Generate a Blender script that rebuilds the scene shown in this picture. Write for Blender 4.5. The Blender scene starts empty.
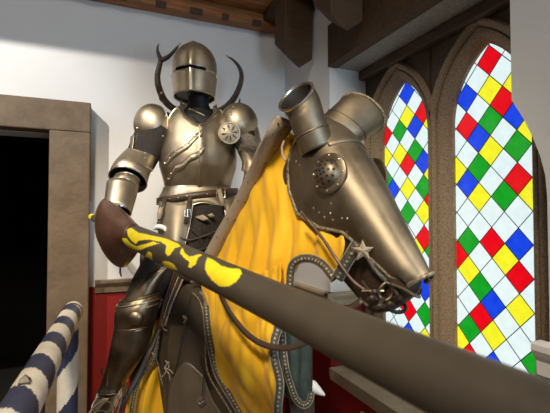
import bpy, bmesh, math, random
import numpy as np
from mathutils import Vector, Matrix

rnd = random.Random(7)
PI = math.pi
scn = bpy.context.scene
COL = scn.collection

# ------------------------------------------------------------------ view frame
YAW, PITCH, FPX, CAMZ = math.radians(22.6), math.radians(1.6), 413.0, 1.55
RV = np.array([math.cos(YAW), -math.sin(YAW), 0.0])
FV = np.array([math.sin(YAW), math.cos(YAW), 0.0])
ZV = np.array([0.0, 0.0, 1.0])


def W(r, z, d):
    """point r to the right, at height z, d ahead of the viewer"""
    return RV * r + FV * d + ZV * z


def at(px, py, d):
    a, b = (px - 275.0) / FPX, (206.5 - py) / FPX
    fw = math.cos(PITCH) - b * math.sin(PITCH)
    up = math.sin(PITCH) + b * math.cos(PITCH)
    return W(a / fw * d, CAMZ + up / fw * d, d)


def nrm(v):
    v = np.asarray(v, float)
    n = np.linalg.norm(v)
    return v / n if n > 1e-9 else v


# ------------------------------------------------------------------ materials
MATS = {}


def mat(name, col, rough=0.5, metal=0.0, col2=None, nscale=6.0, lo=0.35, hi=0.65, bump=0.0, bscale=40.0,
        rvar=0.0, stretch=None, spec=None, sheen=0.0):
    m = bpy.data.materials.new(name)
    m.use_nodes = True
    nt = m.node_tree
    b = nt.nodes['Principled BSDF']
    b.inputs['Roughness'].default_value = rough
    b.inputs['Metallic'].default_value = metal
    if spec is not None:
        b.inputs['Specular IOR Level'].default_value = spec
    if sheen:
        b.inputs['Sheen Weight'].default_value = sheen
    b.inputs['Base Color'].default_value = (*col, 1)
    tc = nt.nodes.new('ShaderNodeTexCoord')
    src = tc.outputs['Object']
    if stretch:
        mp = nt.nodes.new('ShaderNodeMapping')
        mp.inputs['Scale'].default_value = stretch
        nt.links.new(src, mp.inputs['Vector'])
        src = mp.outputs['Vector']
    if col2 is not None:
        n = nt.nodes.new('ShaderNodeTexNoise')
        n.inputs['Scale'].default_value = nscale
        n.inputs['Detail'].default_value = 6
        n.inputs['Roughness'].default_value = 0.62
        r = nt.nodes.new('ShaderNodeValToRGB')
        r.color_ramp.elements[0].position = lo
        r.color_ramp.elements[1].position = hi
        r.color_ramp.elements[0].color = (*col, 1)
        r.color_ramp.elements[1].color = (*col2, 1)
        nt.links.new(src, n.inputs['Vector'])
        nt.links.new(n.outputs['Fac'], r.inputs['Fac'])
        nt.links.new(r.outputs['Color'], b.inputs['Base Color'])
        if rvar:
            mr = nt.nodes.new('ShaderNodeMapRange')
            mr.inputs['From Min'].default_value = 0.3
            mr.inputs['From Max'].default_value = 0.7
            mr.inputs['To Min'].default_value = rough - rvar
            mr.inputs['To Max'].default_value = rough + rvar
            nt.links.new(n.outputs['Fac'], mr.inputs['Value'])
            nt.links.new(mr.outputs['Result'], b.inputs['Roughness'])
    if bump:
        n2 = nt.nodes.new('ShaderNodeTexNoise')
        n2.inputs['Scale'].default_value = bscale
        n2.inputs['Detail'].default_value = 5
        bp = nt.nodes.new('ShaderNodeBump')
        bp.inputs['Strength'].default_value = bump
        bp.inputs['Distance'].default_value = 0.01
        nt.links.new(src, n2.inputs['Vector'])
        nt.links.new(n2.outputs['Fac'], bp.inputs['Height'])
        nt.links.new(bp.outputs['Normal'], b.inputs['Normal'])
    MATS[name] = m
    return m


mat('steel', (0.36, 0.30, 0.215), 0.46, 1.0, (0.52, 0.44, 0.33), 9, 0.3, 0.7, 0.06, 22, 0.06)
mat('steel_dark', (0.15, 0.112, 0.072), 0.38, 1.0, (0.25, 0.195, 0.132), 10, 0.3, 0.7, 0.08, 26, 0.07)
mat('steel_horse', (0.165, 0.130, 0.088), 0.52, 1.0, (0.33, 0.27, 0.19), 6, 0.3, 0.7, 0.3, 9, 0.08)
mat('steel_satin', (0.36, 0.30, 0.215), 0.62, 1.0, (0.50, 0.425, 0.315), 9, 0.3, 0.7, 0.06, 22, 0.05)
mat('steel_edge', (0.60, 0.55, 0.46), 0.3, 1.0)
mat('gilt', (0.60, 0.40, 0.16), 0.35, 1.0, (0.42, 0.30, 0.14), 60)
mat('black', (0.008, 0.007, 0.006), 0.6)
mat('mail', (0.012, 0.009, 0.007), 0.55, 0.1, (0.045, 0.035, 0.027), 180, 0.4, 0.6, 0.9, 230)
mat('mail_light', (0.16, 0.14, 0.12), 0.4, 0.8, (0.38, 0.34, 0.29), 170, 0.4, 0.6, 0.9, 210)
mat('leather', (0.042, 0.026, 0.016), 0.45, 0, (0.075, 0.048, 0.03), 14, 0.3, 0.7, 0.15, 70)
mat('leather_red', (0.060, 0.026, 0.016), 0.36, 0, (0.105, 0.050, 0.030), 12, 0.3, 0.7, 0.12, 60)
mat('leather_tan', (0.30, 0.225, 0.15), 0.5, 0, (0.38, 0.295, 0.20), 12, 0.3, 0.7, 0.12, 60)
mat('leather_band', (0.32, 0.25, 0.175), 0.45, 0, (0.40, 0.32, 0.23), 12, 0.3, 0.7, 0.12, 60)
mat('leather_grey', (0.046, 0.033, 0.021), 0.42, 0, (0.066, 0.049, 0.032), 8, 0.3, 0.7, 0.12, 40)
mat('leather_worn', (0.075, 0.056, 0.037), 0.40, 0, (0.10, 0.077, 0.052), 8, 0.3, 0.7, 0.12, 40)
mat('hide', (0.022, 0.013, 0.008), 0.45, 0, (0.04, 0.024, 0.014), 18, 0.3, 0.7, 0.3, 60)
mat('yellow', (0.86, 0.46, 0.006), 0.72, 0, (0.95, 0.54, 0.012), 5, 0.3, 0.7, 0.10, 30, sheen=0.15)
mat('green_cloth', (0.022, 0.034, 0.026), 0.8, 0, (0.045, 0.062, 0.048), 30, 0.3, 0.7, 0.2, 90)
mat('white_cloth', (0.72, 0.70, 0.66), 0.7)
mat('cream', (0.40, 0.33, 0.215), 0.6, 0, (0.30, 0.235, 0.15), 70, 0.4, 0.6)
mat('trim_dark', (0.045, 0.04, 0.032), 0.6, 0, (0.10, 0.085, 0.06), 120, 0.4, 0.6, 0.3, 150)
mat('braid', (0.11, 0.085, 0.055), 0.5, 0.2, (0.34, 0.27, 0.18), 130, 0.42, 0.58)
mat('antler', (0.022, 0.015, 0.010), 0.5, 0, (0.055, 0.038, 0.024), 22, 0.35, 0.7, 0.4, 70)
mat('antler_tip', (0.36, 0.29, 0.20), 0.5)
mat('plaster', (0.74, 0.735, 0.735), 0.85, 0, (0.69, 0.685, 0.685), 2.2, 0.3, 0.7, 0.05, 60)
mat('plaster_pier', (0.70, 0.68, 0.645), 0.85, 0, (0.66, 0.64, 0.605), 2.2, 0.3, 0.7, 0.06, 60)
mat('red_wall', (0.26, 0.004, 0.004), 0.6, 0, (0.21, 0.003, 0.003), 3, 0.3, 0.7, 0.04, 40)
mat('trim_wood', (0.12, 0.085, 0.055), 0.5, 0, (0.20, 0.15, 0.10), 20, 0.3, 0.7, 0.2, 60)
mat('trim_stone', (0.52, 0.42, 0.29), 0.7, 0, (0.38, 0.30, 0.20), 12, 0.3, 0.7, 0.2, 60)
mat('door_stone', (0.105, 0.068, 0.038), 0.62, 0, (0.18, 0.125, 0.076), 7, 0.3, 0.72, 0.35, 30)
mat('frame_stone', (0.18, 0.128, 0.082), 0.75, 0, (0.36, 0.27, 0.18), 130, 0.35, 0.65, 0.35, 140)
mat('spandrel', (0.050, 0.030, 0.017), 0.7, 0, (0.080, 0.049, 0.029), 9, 0.3, 0.7, 0.25, 40)
mat('timber_dark', (0.042, 0.019, 0.006), 0.7, 0, (0.080, 0.040, 0.013), 5, 0.3, 0.7, 0.4, 30, stretch=(1, 6, 6))
mat('timber_red', (0.12, 0.034, 0.008), 0.5, 0, (0.42, 0.16, 0.04), 4, 0.3, 0.7, 0.4, 24, stretch=(1, 9, 9))
mat('soffit', (0.22, 0.21, 0.20), 0.9, 0, (0.34, 0.33, 0.315), 60, 0.35, 0.65, 0.5, 90)
mat('floor', (0.16, 0.11, 0.075), 0.5, 0, (0.22, 0.155, 0.105), 3, 0.3, 0.7, 0.1, 20)
mat('ceiling', (0.22, 0.12, 0.06), 0.6, 0, (0.30, 0.17, 0.085), 4, stretch=(8, 1, 1))
mat('lance_paint', (0.056, 0.044, 0.030), 0.42, 0, (0.074, 0.059, 0.042), 10, 0.3, 0.7, 0.06, 60)
mat('lance_yellow', (0.92, 0.76, 0.012), 0.5, 0, (0.84, 0.68, 0.01), 30)
mat('stripe_white', (0.66, 0.60, 0.50), 0.5, 0, (0.56, 0.50, 0.41), 14)
mat('stripe_blue', (0.022, 0.026, 0.058), 0.5, 0, (0.034, 0.038, 0.075), 14)
mat('dark_room', (0.012, 0.009, 0.007), 0.9)  # darkness of the unlit passage is put into this near-black colour
mat('lead', (0.03, 0.03, 0.032), 0.5, 0.6)
mat('lamp_body', (0.02, 0.02, 0.02), 0.4)

GLASSC = {'w': ((0.78, 0.92, 0.93), 0.97), 'r': ((0.86, 0.004, 0.012), 0.95), 'b': ((0.008, 0.06, 0.80), 1.0),
          'g': ((0.006, 0.36, 0.018), 1.0), 'y': ((0.90, 0.86, 0.025), 1.05)}
for k, (c, s) in GLASSC.items():
    m = bpy.data.materials.new('glass_' + k)
    m.use_nodes = True
    nt = m.node_tree
    b = nt.nodes['Principled BSDF']
    b.inputs['Base Color'].default_value = (*[0.2 * x for x in c], 1)
    b.inputs['Roughness'].default_value = 0.12
    b.inputs['Specular IOR Level'].default_value = 0.25
    n = nt.nodes.new('ShaderNodeTexNoise')
    n.inputs['Scale'].default_value = 26
    n.inputs['Detail'].default_value = 4
    r = nt.nodes.new('ShaderNodeValToRGB')
    r.color_ramp.elements[0].position = 0.3
    r.color_ramp.elements[1].position = 0.75
    dk = 0.93 if k == 'w' else 0.84
    r.color_ramp.elements[0].color = (*[x * dk for x in c], 1)
    lt = [min(1, x * 1.05 + (0.006 if k in 'bg' else 0)) for x in c]
    r.color_ramp.elements[1].color = (*lt, 1)
    tc = nt.nodes.new('ShaderNodeTexCoord')
    nt.links.new(tc.outputs['Object'], n.inputs['Vector'])
    nt.links.new(n.outputs['Fac'], r.inputs['Fac'])
    nt.links.new(r.outputs['Color'], b.inputs['Emission Color'])
    b.inputs['Emission Strength'].default_value = s
    MATS['glass_' + k] = m


# ------------------------------------------------------------------ mesh kit
class MB:
    """collects shapes for ONE mesh"""

    def __init__(s):
        s.v, s.f, s.m = [], [], []

    def add(s, verts, faces, mi=0):
        o = len(s.v)
        s.v.extend([tuple(float(x) for x in v) for v in verts])
        s.f.extend([tuple(i + o for i in f) for f in faces])
        s.m.extend([mi] * len(faces))

    def box(s, lo, hi, mi=0, M=None):
        (x0, y0, z0), (x1, y1, z1) = lo, hi
        v = [(x, y, z) for z in (z0, z1) for y in (y0, y1) for x in (x0, x1)]
        if M is not None:
            v = [M(*p) for p in v]
        s.add(v, [(0, 2, 3, 1), (4, 5, 7, 6), (0, 1, 5, 4), (2, 6, 7, 3), (0, 4, 6, 2), (1, 3, 7, 5)], mi)

    def rings(s, rings, cap0=True, cap1=True, mi=0, closed=True, mfn=None):
        n = len(rings[0])
        v = [p for r in rings for p in r]
        f, mm = [], []
        for i in range(len(rings) - 1):
            for j in range(n if closed else n - 1):
                k = (j + 1) % n
                f.append((i * n + j, i * n + k, (i + 1) * n + k, (i + 1) * n + j))
                mm.append(mfn(i, j) if mfn else mi)
        if cap0:
            f.append(tuple(reversed(range(n)))); mm.append(mi)
        if cap1:
            f.append(tuple((len(rings) - 1) * n + j for j in range(n))); mm.append(mi)
        o = len(s.v)
        s.v.extend([tuple(float(x) for x in p) for p in v])
        s.f.extend([tuple(i + o for i in q) for q in f])
        s.m.extend(mm)

    def eloft(s, secs, n=24, p=2.0, cap0=True, cap1=True, mi=0, sub=0):
        """secs: (centre, A, B) -> ellipse rings"""
        if sub:
            arr = np.array([np.concatenate([np.asarray(c, float), np.asarray(a, float), np.asarray(b, float)]) for c, a, b in secs])
            arr = cr(arr, sub)
            secs = [(q[:3], q[3:6], q[6:9]) for q in arr]
        rr = []
        for c, a, b in secs:
            c, a, b = np.asarray(c, float), np.asarray(a, float), np.asarray(b, float)
            ring = []
            for j in range(n):
                t = 2 * PI * j / n
                cx, sy = math.cos(t), math.sin(t)
                e = 2.0 / p
                ring.append(c + a * math.copysign(abs(cx) ** e, cx) + b * math.copysign(abs(sy) ** e, sy))
            rr.append(ring)
        s.rings(rr, cap0, cap1, mi)

    def tube(s, path, rad, n=12, cap=True, mi=0, sub=0, flat=1.0, ref=None, mfn=None):
        path = np.asarray(path, float)
        rad = np.full(len(path), rad) if np.isscalar(rad) else np.asarray(rad, float)
        if sub:
            q = cr(np.column_stack([path, rad]), sub)
            path, rad = q[:, :3], q[:, 3]
        N = len(path)
        T = np.array([nrm(path[min(i + 1, N - 1)] - path[max(i - 1, 0)]) for i in range(N)])
        a = np.asarray(ref, float) if ref is not None else (np.array([0, 0, 1.0]) if abs(T[0][2]) < 0.9 else np.array([1.0, 0, 0]))
        rr = []
        for i in range(N):
            a = nrm(a - T[i] * np.dot(a, T[i]))
            b = np.cross(T[i], a)
            rr.append([path[i] + rad[i] * (a * math.cos(2 * PI * j / n) * flat + b * math.sin(2 * PI * j / n)) for j in range(n)])
        s.rings(rr, cap, cap, mi, mfn=mfn)

    def grid(s, P, mi=0, mfn=None):
        nv, nu = len(P), len(P[0])
        s.rings([list(r) for r in P], False, False, mi, closed=False, mfn=mfn)

    def ball(s, c, r, n=10, mi=0, M=None):
        c = np.asarray(c, float)
        rr = []
        for i in range(n + 1):
            ph = PI * (i + 0.001) / (n + 0.002)
            rr.append([c + (np.array([math.sin(ph) * math.cos(2 * PI * j / n), math.sin(ph) * math.sin(2 * PI * j / n), math.cos(ph)]) * r) for j in range(n)])
        s.rings(rr, True, True, mi)

    def build(s, name, mats, parent=None, smooth=True, solid=0.0, angle=40, off=0.0, remesh=0.0, bevel=0.0, subd=0, weld=False, smoothing=0):
        me = bpy.data.meshes.new(name)
        me.from_pydata(s.v, [], s.f)
        for k in (mats if isinstance(mats, (list, tuple)) else [mats]):
            me.materials.append(MATS[k])
        me.polygons.foreach_set('material_index', s.m)
        bm = bmesh.new(); bm.from_mesh(me)
        if weld:
            bmesh.ops.remove_doubles(bm, verts=bm.verts, dist=1e-5)
        bmesh.ops.recalc_face_normals(bm, faces=bm.faces)
        bm.to_mesh(me); bm.free()
        me.polygons.foreach_set('use_smooth', [smooth] * len(me.polygons))
        if smooth and angle < 180:
            try:
                me.set_sharp_from_angle(angle=math.radians(angle))
            except Exception:
                pass
        o = bpy.data.objects.new(name, me)
        COL.objects.link(o)
        if parent is not None:
            o.parent = parent
            if parent.type == 'EMPTY':
                o.matrix_parent_inverse = Matrix.Translation(-Vector(parent.location))
        if subd:
            d = o.modifiers.new('s', 'SUBSURF'); d.levels = d.render_levels = subd
        if remesh:
            d = o.modifiers.new('r', 'REMESH'); d.mode = 'VOXEL'; d.voxel_size = remesh; d.use_smooth_shade = True
        if smoothing:
            d = o.modifiers.new('sm', 'SMOOTH'); d.iterations = smoothing; d.factor = 0.5
        if solid:
            d = o.modifiers.new('t', 'SOLIDIFY'); d.thickness = solid; d.offset = off
        if bevel:
            d = o.modifiers.new('b', 'BEVEL'); d.width = bevel; d.segments = 2; d.limit_method = 'ANGLE'
        return o


def cr(arr, sub):
    """Catmull-Rom through the rows of arr, sub steps per span"""
    arr = np.asarray(arr, float)
    n = len(arr)
    out = []
    for i in range(n - 1):
        p1, p2 = arr[i], arr[i + 1]
        p0 = arr[i - 1] if i > 0 else 2 * p1 - p2
        p3 = arr[i + 2] if i + 2 < n else 2 * p2 - p1
        for k in range(sub):
            t = k / sub
            out.append(0.5 * (2 * p1 + (p2 - p0) * t + (2 * p0 - 5 * p1 + 4 * p2 - p3) * t * t + (3 * p1 - p0 - 3 * p2 + p3) * t ** 3))
    out.append(arr[-1])
    return np.array(out)


def patch(ctrl, su=8, sv=8, fold=None):
    """ctrl rows of points -> fine grid; fold(u,v) pushes along the normal"""
    C = np.array(ctrl, float)
    A = np.array([cr(row, su) for row in C])
    B = np.array([cr(A[:, j], sv) for j in range(A.shape[1])]).transpose(1, 0, 2)
    if fold:
        nv, nu = B.shape[:2]
        N = np.zeros_like(B)
        for i in range(nv):
            for j in range(nu):
                du = B[i, min(j + 1, nu - 1)] - B[i, max(j - 1, 0)]
                dv = B[min(i + 1, nv - 1), j] - B[max(i - 1, 0), j]
                n = np.cross(du, dv)
                N[i, j] = nrm(n)
        # towards the viewer
        for i in range(nv):
            for j in range(nu):
                if np.dot(N[i, j], B[i, j] - np.array([0, 0, CAMZ])) > 0:
                    N[i, j] = -N[i, j]
        for i in range(nv):
            for j in range(nu):
                B[i, j] += N[i, j] * fold(j / (nu - 1), i / (nv - 1), B[i, j].copy())
    return B


def empty(name, loc, label, cat, group=None):
    e = bpy.data.objects.new(name, None)
    e.location = tuple(float(x) for x in loc)
    e.empty_display_size = 0.1
    COL.objects.link(e)
    e['label'] = label
    e['category'] = cat
    if group:
        e['group'] = group
    return e


def structure(o):
    o['kind'] = 'structure'
    return o


def dome(c, pole, rx, ry, rz, cut, side, n=28, m=12, start=0.0):
    """cap of an ellipsoid: pole axis (rz), side axis (rx), third (ry)"""
    pole = nrm(pole); side = nrm(np.asarray(side, float) - pole * np.dot(side, pole)); th = np.cross(pole, side)
    rr = []
    for i in range(m + 1):
        ph = math.radians(start + (cut - start) * i / m) + 1e-3
        rr.append([np.asarray(c) + pole * rz * math.cos(ph) + side * rx * math.sin(ph) * math.cos(2 * PI * j / n) + th * ry * math.sin(ph) * math.sin(2 * PI * j / n) for j in range(n)])
    return rr


_riv = None


def rivet(p, nrmal, r, parent, material='steel_edge', name='rivet'):
    """small round rivet head; copies share the mesh"""
    global _riv
    if _riv is None:
        _riv = {}
    if material not in _riv:
        b = MB()
        rr = []
        for i in range(5):
            ph = PI / 2 * i / 4 + 1e-3
            rr.append([(math.sin(ph) * math.cos(2 * PI * j / 10), math.sin(ph) * math.sin(2 * PI * j / 10), 0.75 * math.cos(ph)) for j in range(10)])
        b.rings(rr, True, True)
        o = b.build(name, material, parent)
        _riv[material] = o
    else:
        o = _riv[material].copy()
        o.name = name
        COL.objects.link(o)
    q = Vector(tuple(nrm(nrmal))).to_track_quat('Z', 'Y')
    o.parent = parent
    o.matrix_parent_inverse = Matrix.Identity(4)
    loc = Vector(tuple(float(x) for x in p))
    if parent.type == 'EMPTY':
        loc = loc - Vector(parent.location)
    o.matrix_basis = Matrix.Translation(loc) @ q.to_matrix().to_4x4() @ Matrix.Scale(r, 4)
    return o


def to_cam(p):
    return np.array([0, 0, CAMZ]) - np.asarray(p)


exec_parts = []
# =================================================================== SETTING
XW, YB = 1.35, 3.03            # side wall plane, back wall plane
YR, YN = 2.32, 0.91            # recess far and near jambs
ZS, ZL = 0.60, 2.53            # recess sill and lintel underside
XP, XG = 1.60, 1.70            # window panel face, glass
H = 4.15

b = MB(); b.box((-3.2, -3.0, -0.1), (2.2, 6.0, 0.0)); structure(b.build('floor', 'floor', smooth=False))
b = MB(); b.box((-3.2, -3.0, H), (2.2, 3.3, H + 0.1)); structure(b.build('ceiling', 'ceiling', smooth=False))


def wallbox(name, parts, mats=None):
    mb = MB()
    for lo, hi, mi in parts:
        mb.box(lo, hi, mi)
    return structure(mb.build(name, mats or ['plaster', 'red_wall', 'plaster_pier'], smooth=False))


DZ = 1.09
# door opening in the back wall
DX0, DX1, DH = -1.45, -0.315, 2.10
wallbox('wall_back', [((-3.2, YB, 0), (DX0, YB + 0.2, DZ), 1), ((-3.2, YB, DZ), (DX0, YB + 0.2, H), 0),
                      ((DX0, YB, DH), (DX1, YB + 0.2, H), 0),
                      ((DX1, YB, 0), (XW + 0.5, YB + 0.2, DZ), 1), ((DX1, YB, DZ), (XW + 0.5, YB + 0.2, H), 0)])
wallbox('wall_left', [((-3.3, -3, 0), (-3.2, YB, DZ), 1), ((-3.3, -3, DZ), (-3.2, YB, H), 0)])
wallbox('wall_front', [((-3.2, -3.1, 0), (2.2, -3.0, DZ), 1), ((-3.2, -3.1, DZ), (2.2, -3.0, H), 0)], ['trim_wood', 'red_wall'])
DS = 1.04
wallbox('wall_right', [((XW, YR, 0), (1.84, YB, DS), 1), ((XW, YR, DS), (1.84, YB, H), 0),
                       ((XW, YN, ZL + 0.27), (1.84, YR, H), 0),
                       ((XW, YN, 0), (1.84, YR, ZS - 0.056), 1)])
# near pier with its curved corbel
mb = MB()
prof = [(-3.0, DS), (YN, DS), (YN, 1.62), (0.915, 1.69), (0.932, 1.76), (0.958, 1.83), (0.99, 1.90), (1.022, 1.955), (1.032, 1.975), (1.034, 3.3), (1.034, H), (-3.0, H)]
mb.add([(XW, y, z) for y, z in prof] + [(1.42, y, z) for y, z in prof],
       [tuple(range(len(prof)))] + [tuple(reversed([i + len(prof) for i in range(len(prof))]))] +
       [(i, i + len(prof), (i + 1) % len(prof) + len(prof), (i + 1) % len(prof)) for i in range(len(prof))], 0)
mb.box((1.42, -3, DS), (1.84, YN, H), 0)
mb.box((XW, -3, 0), (1.84, YN, DS), 1)
structure(mb.build('wall_pier', ['plaster_pier', 'red_wall'], smooth=False))

# window panel with two pointed openings
WIN = [(2.212, 1.786), (1.626, 1.194)]
ZSPR = 2.02


def arch(y0, y1, grow=0.0, n=14, zb=None):
    """outline of a pointed opening, counter from bottom left (far) over the apex to bottom near"""
    y0, y1 = y0 + grow, y1 - grow
    w = y0 - y1
    R = w * 0.97
    pts = [(y0, ZS + 0.05 if zb is None else zb), (y0, 1.2), (y0, 1.6), (y0, ZSPR)]
    c1 = y0 - R
    a_end = math.acos((0.5 * (y0 + y1) - c1) / R)
    for i in range(1, n + 1):
        a = a_end * i / n
        pts.append((c1 + R * math.cos(a), ZSPR + R * math.sin(a)))
    c2 = y1 + R
    for i in range(n - 1, -1, -1):
        a = a_end * i / n
        pts.append((c2 - R * math.cos(a), ZSPR + R * math.sin(a)))
    pts += [(y1, 1.6), (y1, 1.2), (y1, ZS + 0.05 if zb is None else zb)]
    return pts


mb = MB()
for (y0, y1), (ya, yb_) in zip(WIN, [(YR + 0.02, 1.724), (1.724, YN - 0.1)]):
    a = arch(y0, y1, 0.045)
    n = len(a)
    top = ZL + 0.02
    # strip from outline to the panel border
    outer = []
    for (y, z) in a:
        outer.append((y, z))
    na = n // 2
    bord = []
    for i, (y, z) in enumerate(a):
        if i < 4:
            bord.append((ya, z if i else ZS))
        elif i >= n - 4:
            bord.append((yb_, z if i < n - 1 else ZS))
        else:
            f = (i - 3) / (n - 7.0)
            # left side up, along the top, right side down
            L1 = top - ZSPR; L2 = ya - yb_
            s_ = f * (2 * L1 + L2)
            if s_ < L1: bord.append((ya, ZSPR + s_))
            elif s_ < L1 + L2: bord.append((ya - (s_ - L1), top))
            else: bord.append((yb_, top - (s_ - L1 - L2)))
    mb.rings([[(XP + 0.03, y, z) for y, z in bord], [(XP + 0.03, y, z) for y, z in a]], False, False, 0, closed=False)
    # corners
    mb.add([(XP + 0.03, ya, ZSPR), (XP + 0.03, ya, top), (XP + 0.03, ya - .01, top)], [(0, 1, 2)])
    mb.rings([[(XP + 0.03, y, z) for y, z in a], [(1.84, y, z) for y, z in a]], False, False, 0, closed=False)
    mb.box((XP + 0.03, yb_, ZS - 0.02), (1.84, ya, ZS + 0.05), 0)
mb.box((XP + 0.035, YN - 0.1, ZL + 0.02), (1.84, YR + 0.02, ZL + 0.3), 0)
mb.box((1.84, YN - 0.1, ZS), (1.86, YR + 0.02, ZL + 0.3), 0)
structure(mb.build('wall_window', ['spandrel'], smooth=False))


def sweep_prof(path, prof, mb, mi=0):
    """path of (y,z); prof of (x, outward offset)"""
    P = np.array(path)
    n = len(P)
    T = np.array([nrm(P[min(i + 1, n - 1)] - P[max(i - 1, 0)]) for i in range(n)])
    Nn = np.column_stack([T[:, 1], -T[:, 0]])
    c = P.mean(axis=0)
    if np.dot(Nn[1], P[1] - c) < 0: Nn = -Nn
    # miter factor at the apex
    rings = []
    for i in range(n):
        k = 1.0
        if 0 < i < n - 1:
            t1, t2 = nrm(P[i] - P[i - 1]), nrm(P[i + 1] - P[i])
            k = 1.0 / max(0.5, math.sqrt(max(0.0, (1 + np.dot(t1, t2)) / 2)))
        rings.append([(x, P[i][0] + Nn[i][0] * o * k, P[i][1] + Nn[i][1] * o * k) for x, o in prof])
    mb.rings(rings, True, True, mi, closed=True)


LAT = {1: (1.858, 1.437), 2: (1.413, 1.434)}
HY, HZ = 0.0685, 0.0727
COLS = {
    2: {12: {0: 'r'}, 11: {-1: 'w', 1: 'w'}, 10: {-2: 'b', 0: 'y', 2: 'y'}, 9: {-3: 'w', -1: 'w', 1: 'r', 3: 'w'},
        8: {-2: 'r', 0: 'g', 2: 'b'}, 7: {-3: 'w', -1: 'b', 1: 'w', 3: 'y'}, 6: {-2: 'w', 0: 'y', 2: 'g'},
        5: {-3: 'y', -1: 'g', 1: 'w', 3: 'w'}, 4: {-2: 'b', 0: 'w', 2: 'r'}, 3: {-3: 'w', -1: 'y', 1: 'g', 3: 'y'},
        2: {}, 1: {}, 0: {-2: 'g', 0: 'r', 2: 'b'}, -1: {-3: 'r', -1: 'w', 1: 'y', 3: 'w'}, -2: {-2: 'y', 0: 'w', 2: 'r'},
        -3: {-3: 'w', -1: 'g', 1: 'w', 3: 'w'}, -4: {-2: 'w', 0: 'b', 2: 'y'}, -5: {-3: 'w', -1: 'r', 1: 'w'},
        -6: {-2: 'g', 0: 'y', 2: 'w'}, -7: {-3: 'y', -1: 'w', 1: 'w', 3: 'g'}, -8: {-2: 'r', 0: 'b', 2: 'w'},
        -9: {-1: 'y', 1: 'r'}, -10: {0: 'g', 2: 'b'}, -11: {-1: 'r'}},
    1: {12: {-2: 'b'}, 11: {}, 10: {-2: 'y', 0: 'r'}, 9: {-5: 'r', -3: 'g', -1: 'b', 1: 'y'}, 8: {}, 7: {-5: 'y', -3: 'y', -1: 'g'},
        6: {-2: 'r', 0: 'b'}, 5: {-5: 'g', 1: 'y'}, 4: {-4: 'b', -2: 'y', 0: 'g'}, 3: {-5: 'r', 1: 'r'}, 2: {-4: 'y', -2: 'g', 0: 'y'},
        1: {-5: 'b'}, 0: {0: 'r', -4: 'r'}, -1: {-1: 'y', 1: 'g', -3: 'g'}, -2: {-4: 'b'}, -3: {-1: 'r', -5: 'y'}, -4: {0: 'b', -2: 'y'}, -5: {-3: 'g'},
        -6: {-2: 'r', 0: 'g'}, -7: {}, -8: {-2: 'b', 0: 'y'}, -9: {-3: 'y', -1: 'r'}, -10: {-4: 'g', 0: 'b'}, -11: {-3: 'r', -1: 'g'}}}


def clip_poly(poly, inside_pts):
    """Sutherland-Hodgman against a convex outline"""
    out = poly
    n = len(inside_pts)
    cx = sum(p[0] for p in inside_pts) / n; cy = sum(p[1] for p in inside_pts) / n
    for i in range(n):
        a, c = inside_pts[i], inside_pts[(i + 1) % n]
        ex, ey = c[0] - a[0], c[1] - a[1]
        if abs(ex) + abs(ey) < 1e-9: continue
        sg = 1 if ex * (cy - a[1]) - ey * (cx - a[0]) > 0 else -1
        side = lambda p: sg * (ex * (p[1] - a[1]) - ey * (p[0] - a[0]))
        new = []
        for k in range(len(out)):
            p, q = out[k], out[(k + 1) % len(out)]
            sp, sq = side(p), side(q)
            if sp >= 0: new.append(p)
            if (sp >= 0) != (sq >= 0):
                t = sp / (sp - sq)
                new.append((p[0] + (q[0] - p[0]) * t, p[1] + (q[1] - p[1]) * t))
        out = new
        if len(out) < 3: return []
    return out


ORDER = ['w', 'r', 'b', 'g', 'y']
for wi, (y0, y1) in enumerate(WIN, 1):
    fr = MB()
    a = arch(y0, y1)
    # moulded stone frame: outer roll, hollow, inner fillet
    sweep_prof(a, [(XG + 0.02, 0.0), (XG - 0.02, 0.0), (XG - 0.03, 0.012), (XP + 0.05, 0.022), (XP + 0.035, 0.032), (XP + 0.026, 0.045),
                   (XP + 0.026, 0.056), (XP + 0.036, 0.062), (XP + 0.014, 0.072), (XP + 0.004, 0.082), (XP + 0.004, 0.094), (XP + 0.018, 0.104), (XP + 0.04, 0.106), (XG + 0.02, 0.06)], fr)
    fo = fr.build('window_%d' % wi, 'frame_stone', angle=50)
    structure(fo)
    gl, ld = MB(), MB()
    outline = a
    Y0, Z0 = LAT[wi]
    for n in range(-13, 15):
        for m in range(-7, 7):
            if (m + n) % 2: continue
            cy, cz = Y0 - HY * m, Z0 + HZ * n
            poly = clip_poly([(cy + HY, cz), (cy, cz + HZ), (cy - HY, cz), (cy, cz - HZ)], outline)
            if len(poly) < 3: continue
            c = COLS[wi].get(n, {}).get(m, 'w')
            gl.add([(XG, y, z) for y, z in poly] + [(XG + 0.005, y, z) for y, z in poly],
                   [tuple(range(len(poly))), tuple(reversed(range(len(poly), 2 * len(poly))))], ORDER.index(c))
            # lead came along the two upper edges
            for q in ((cy + HY, cz), (cy - HY, cz)):
                seg = [(cy, cz + HZ), q]
                # clip the segment by sampling
                pts = []
                for k in range(33):
                    t = k / 32.0
                    p = (seg[0][0] + (seg[1][0] - seg[0][0]) * t, seg[0][1] + (seg[1][1] - seg[0][1]) * t)
                    ins = len(clip_poly([(p[0] - 1e-4, p[1]), (p[0], p[1] + 1e-4), (p[0] + 1e-4, p[1])], outline)) >= 3
                    if ins: pts.append(p)
                if len(pts) > 1:
                    ld.tube([(XG - 0.001, pts[0][0], pts[0][1]), (XG - 0.001, pts[-1][0], pts[-1][1])], 0.0021, 6)
    gl.build('stained_glass', ['glass_' + k for k in ORDER], fo, smooth=False)
    ld.build('lead_came', 'lead', fo)

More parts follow.
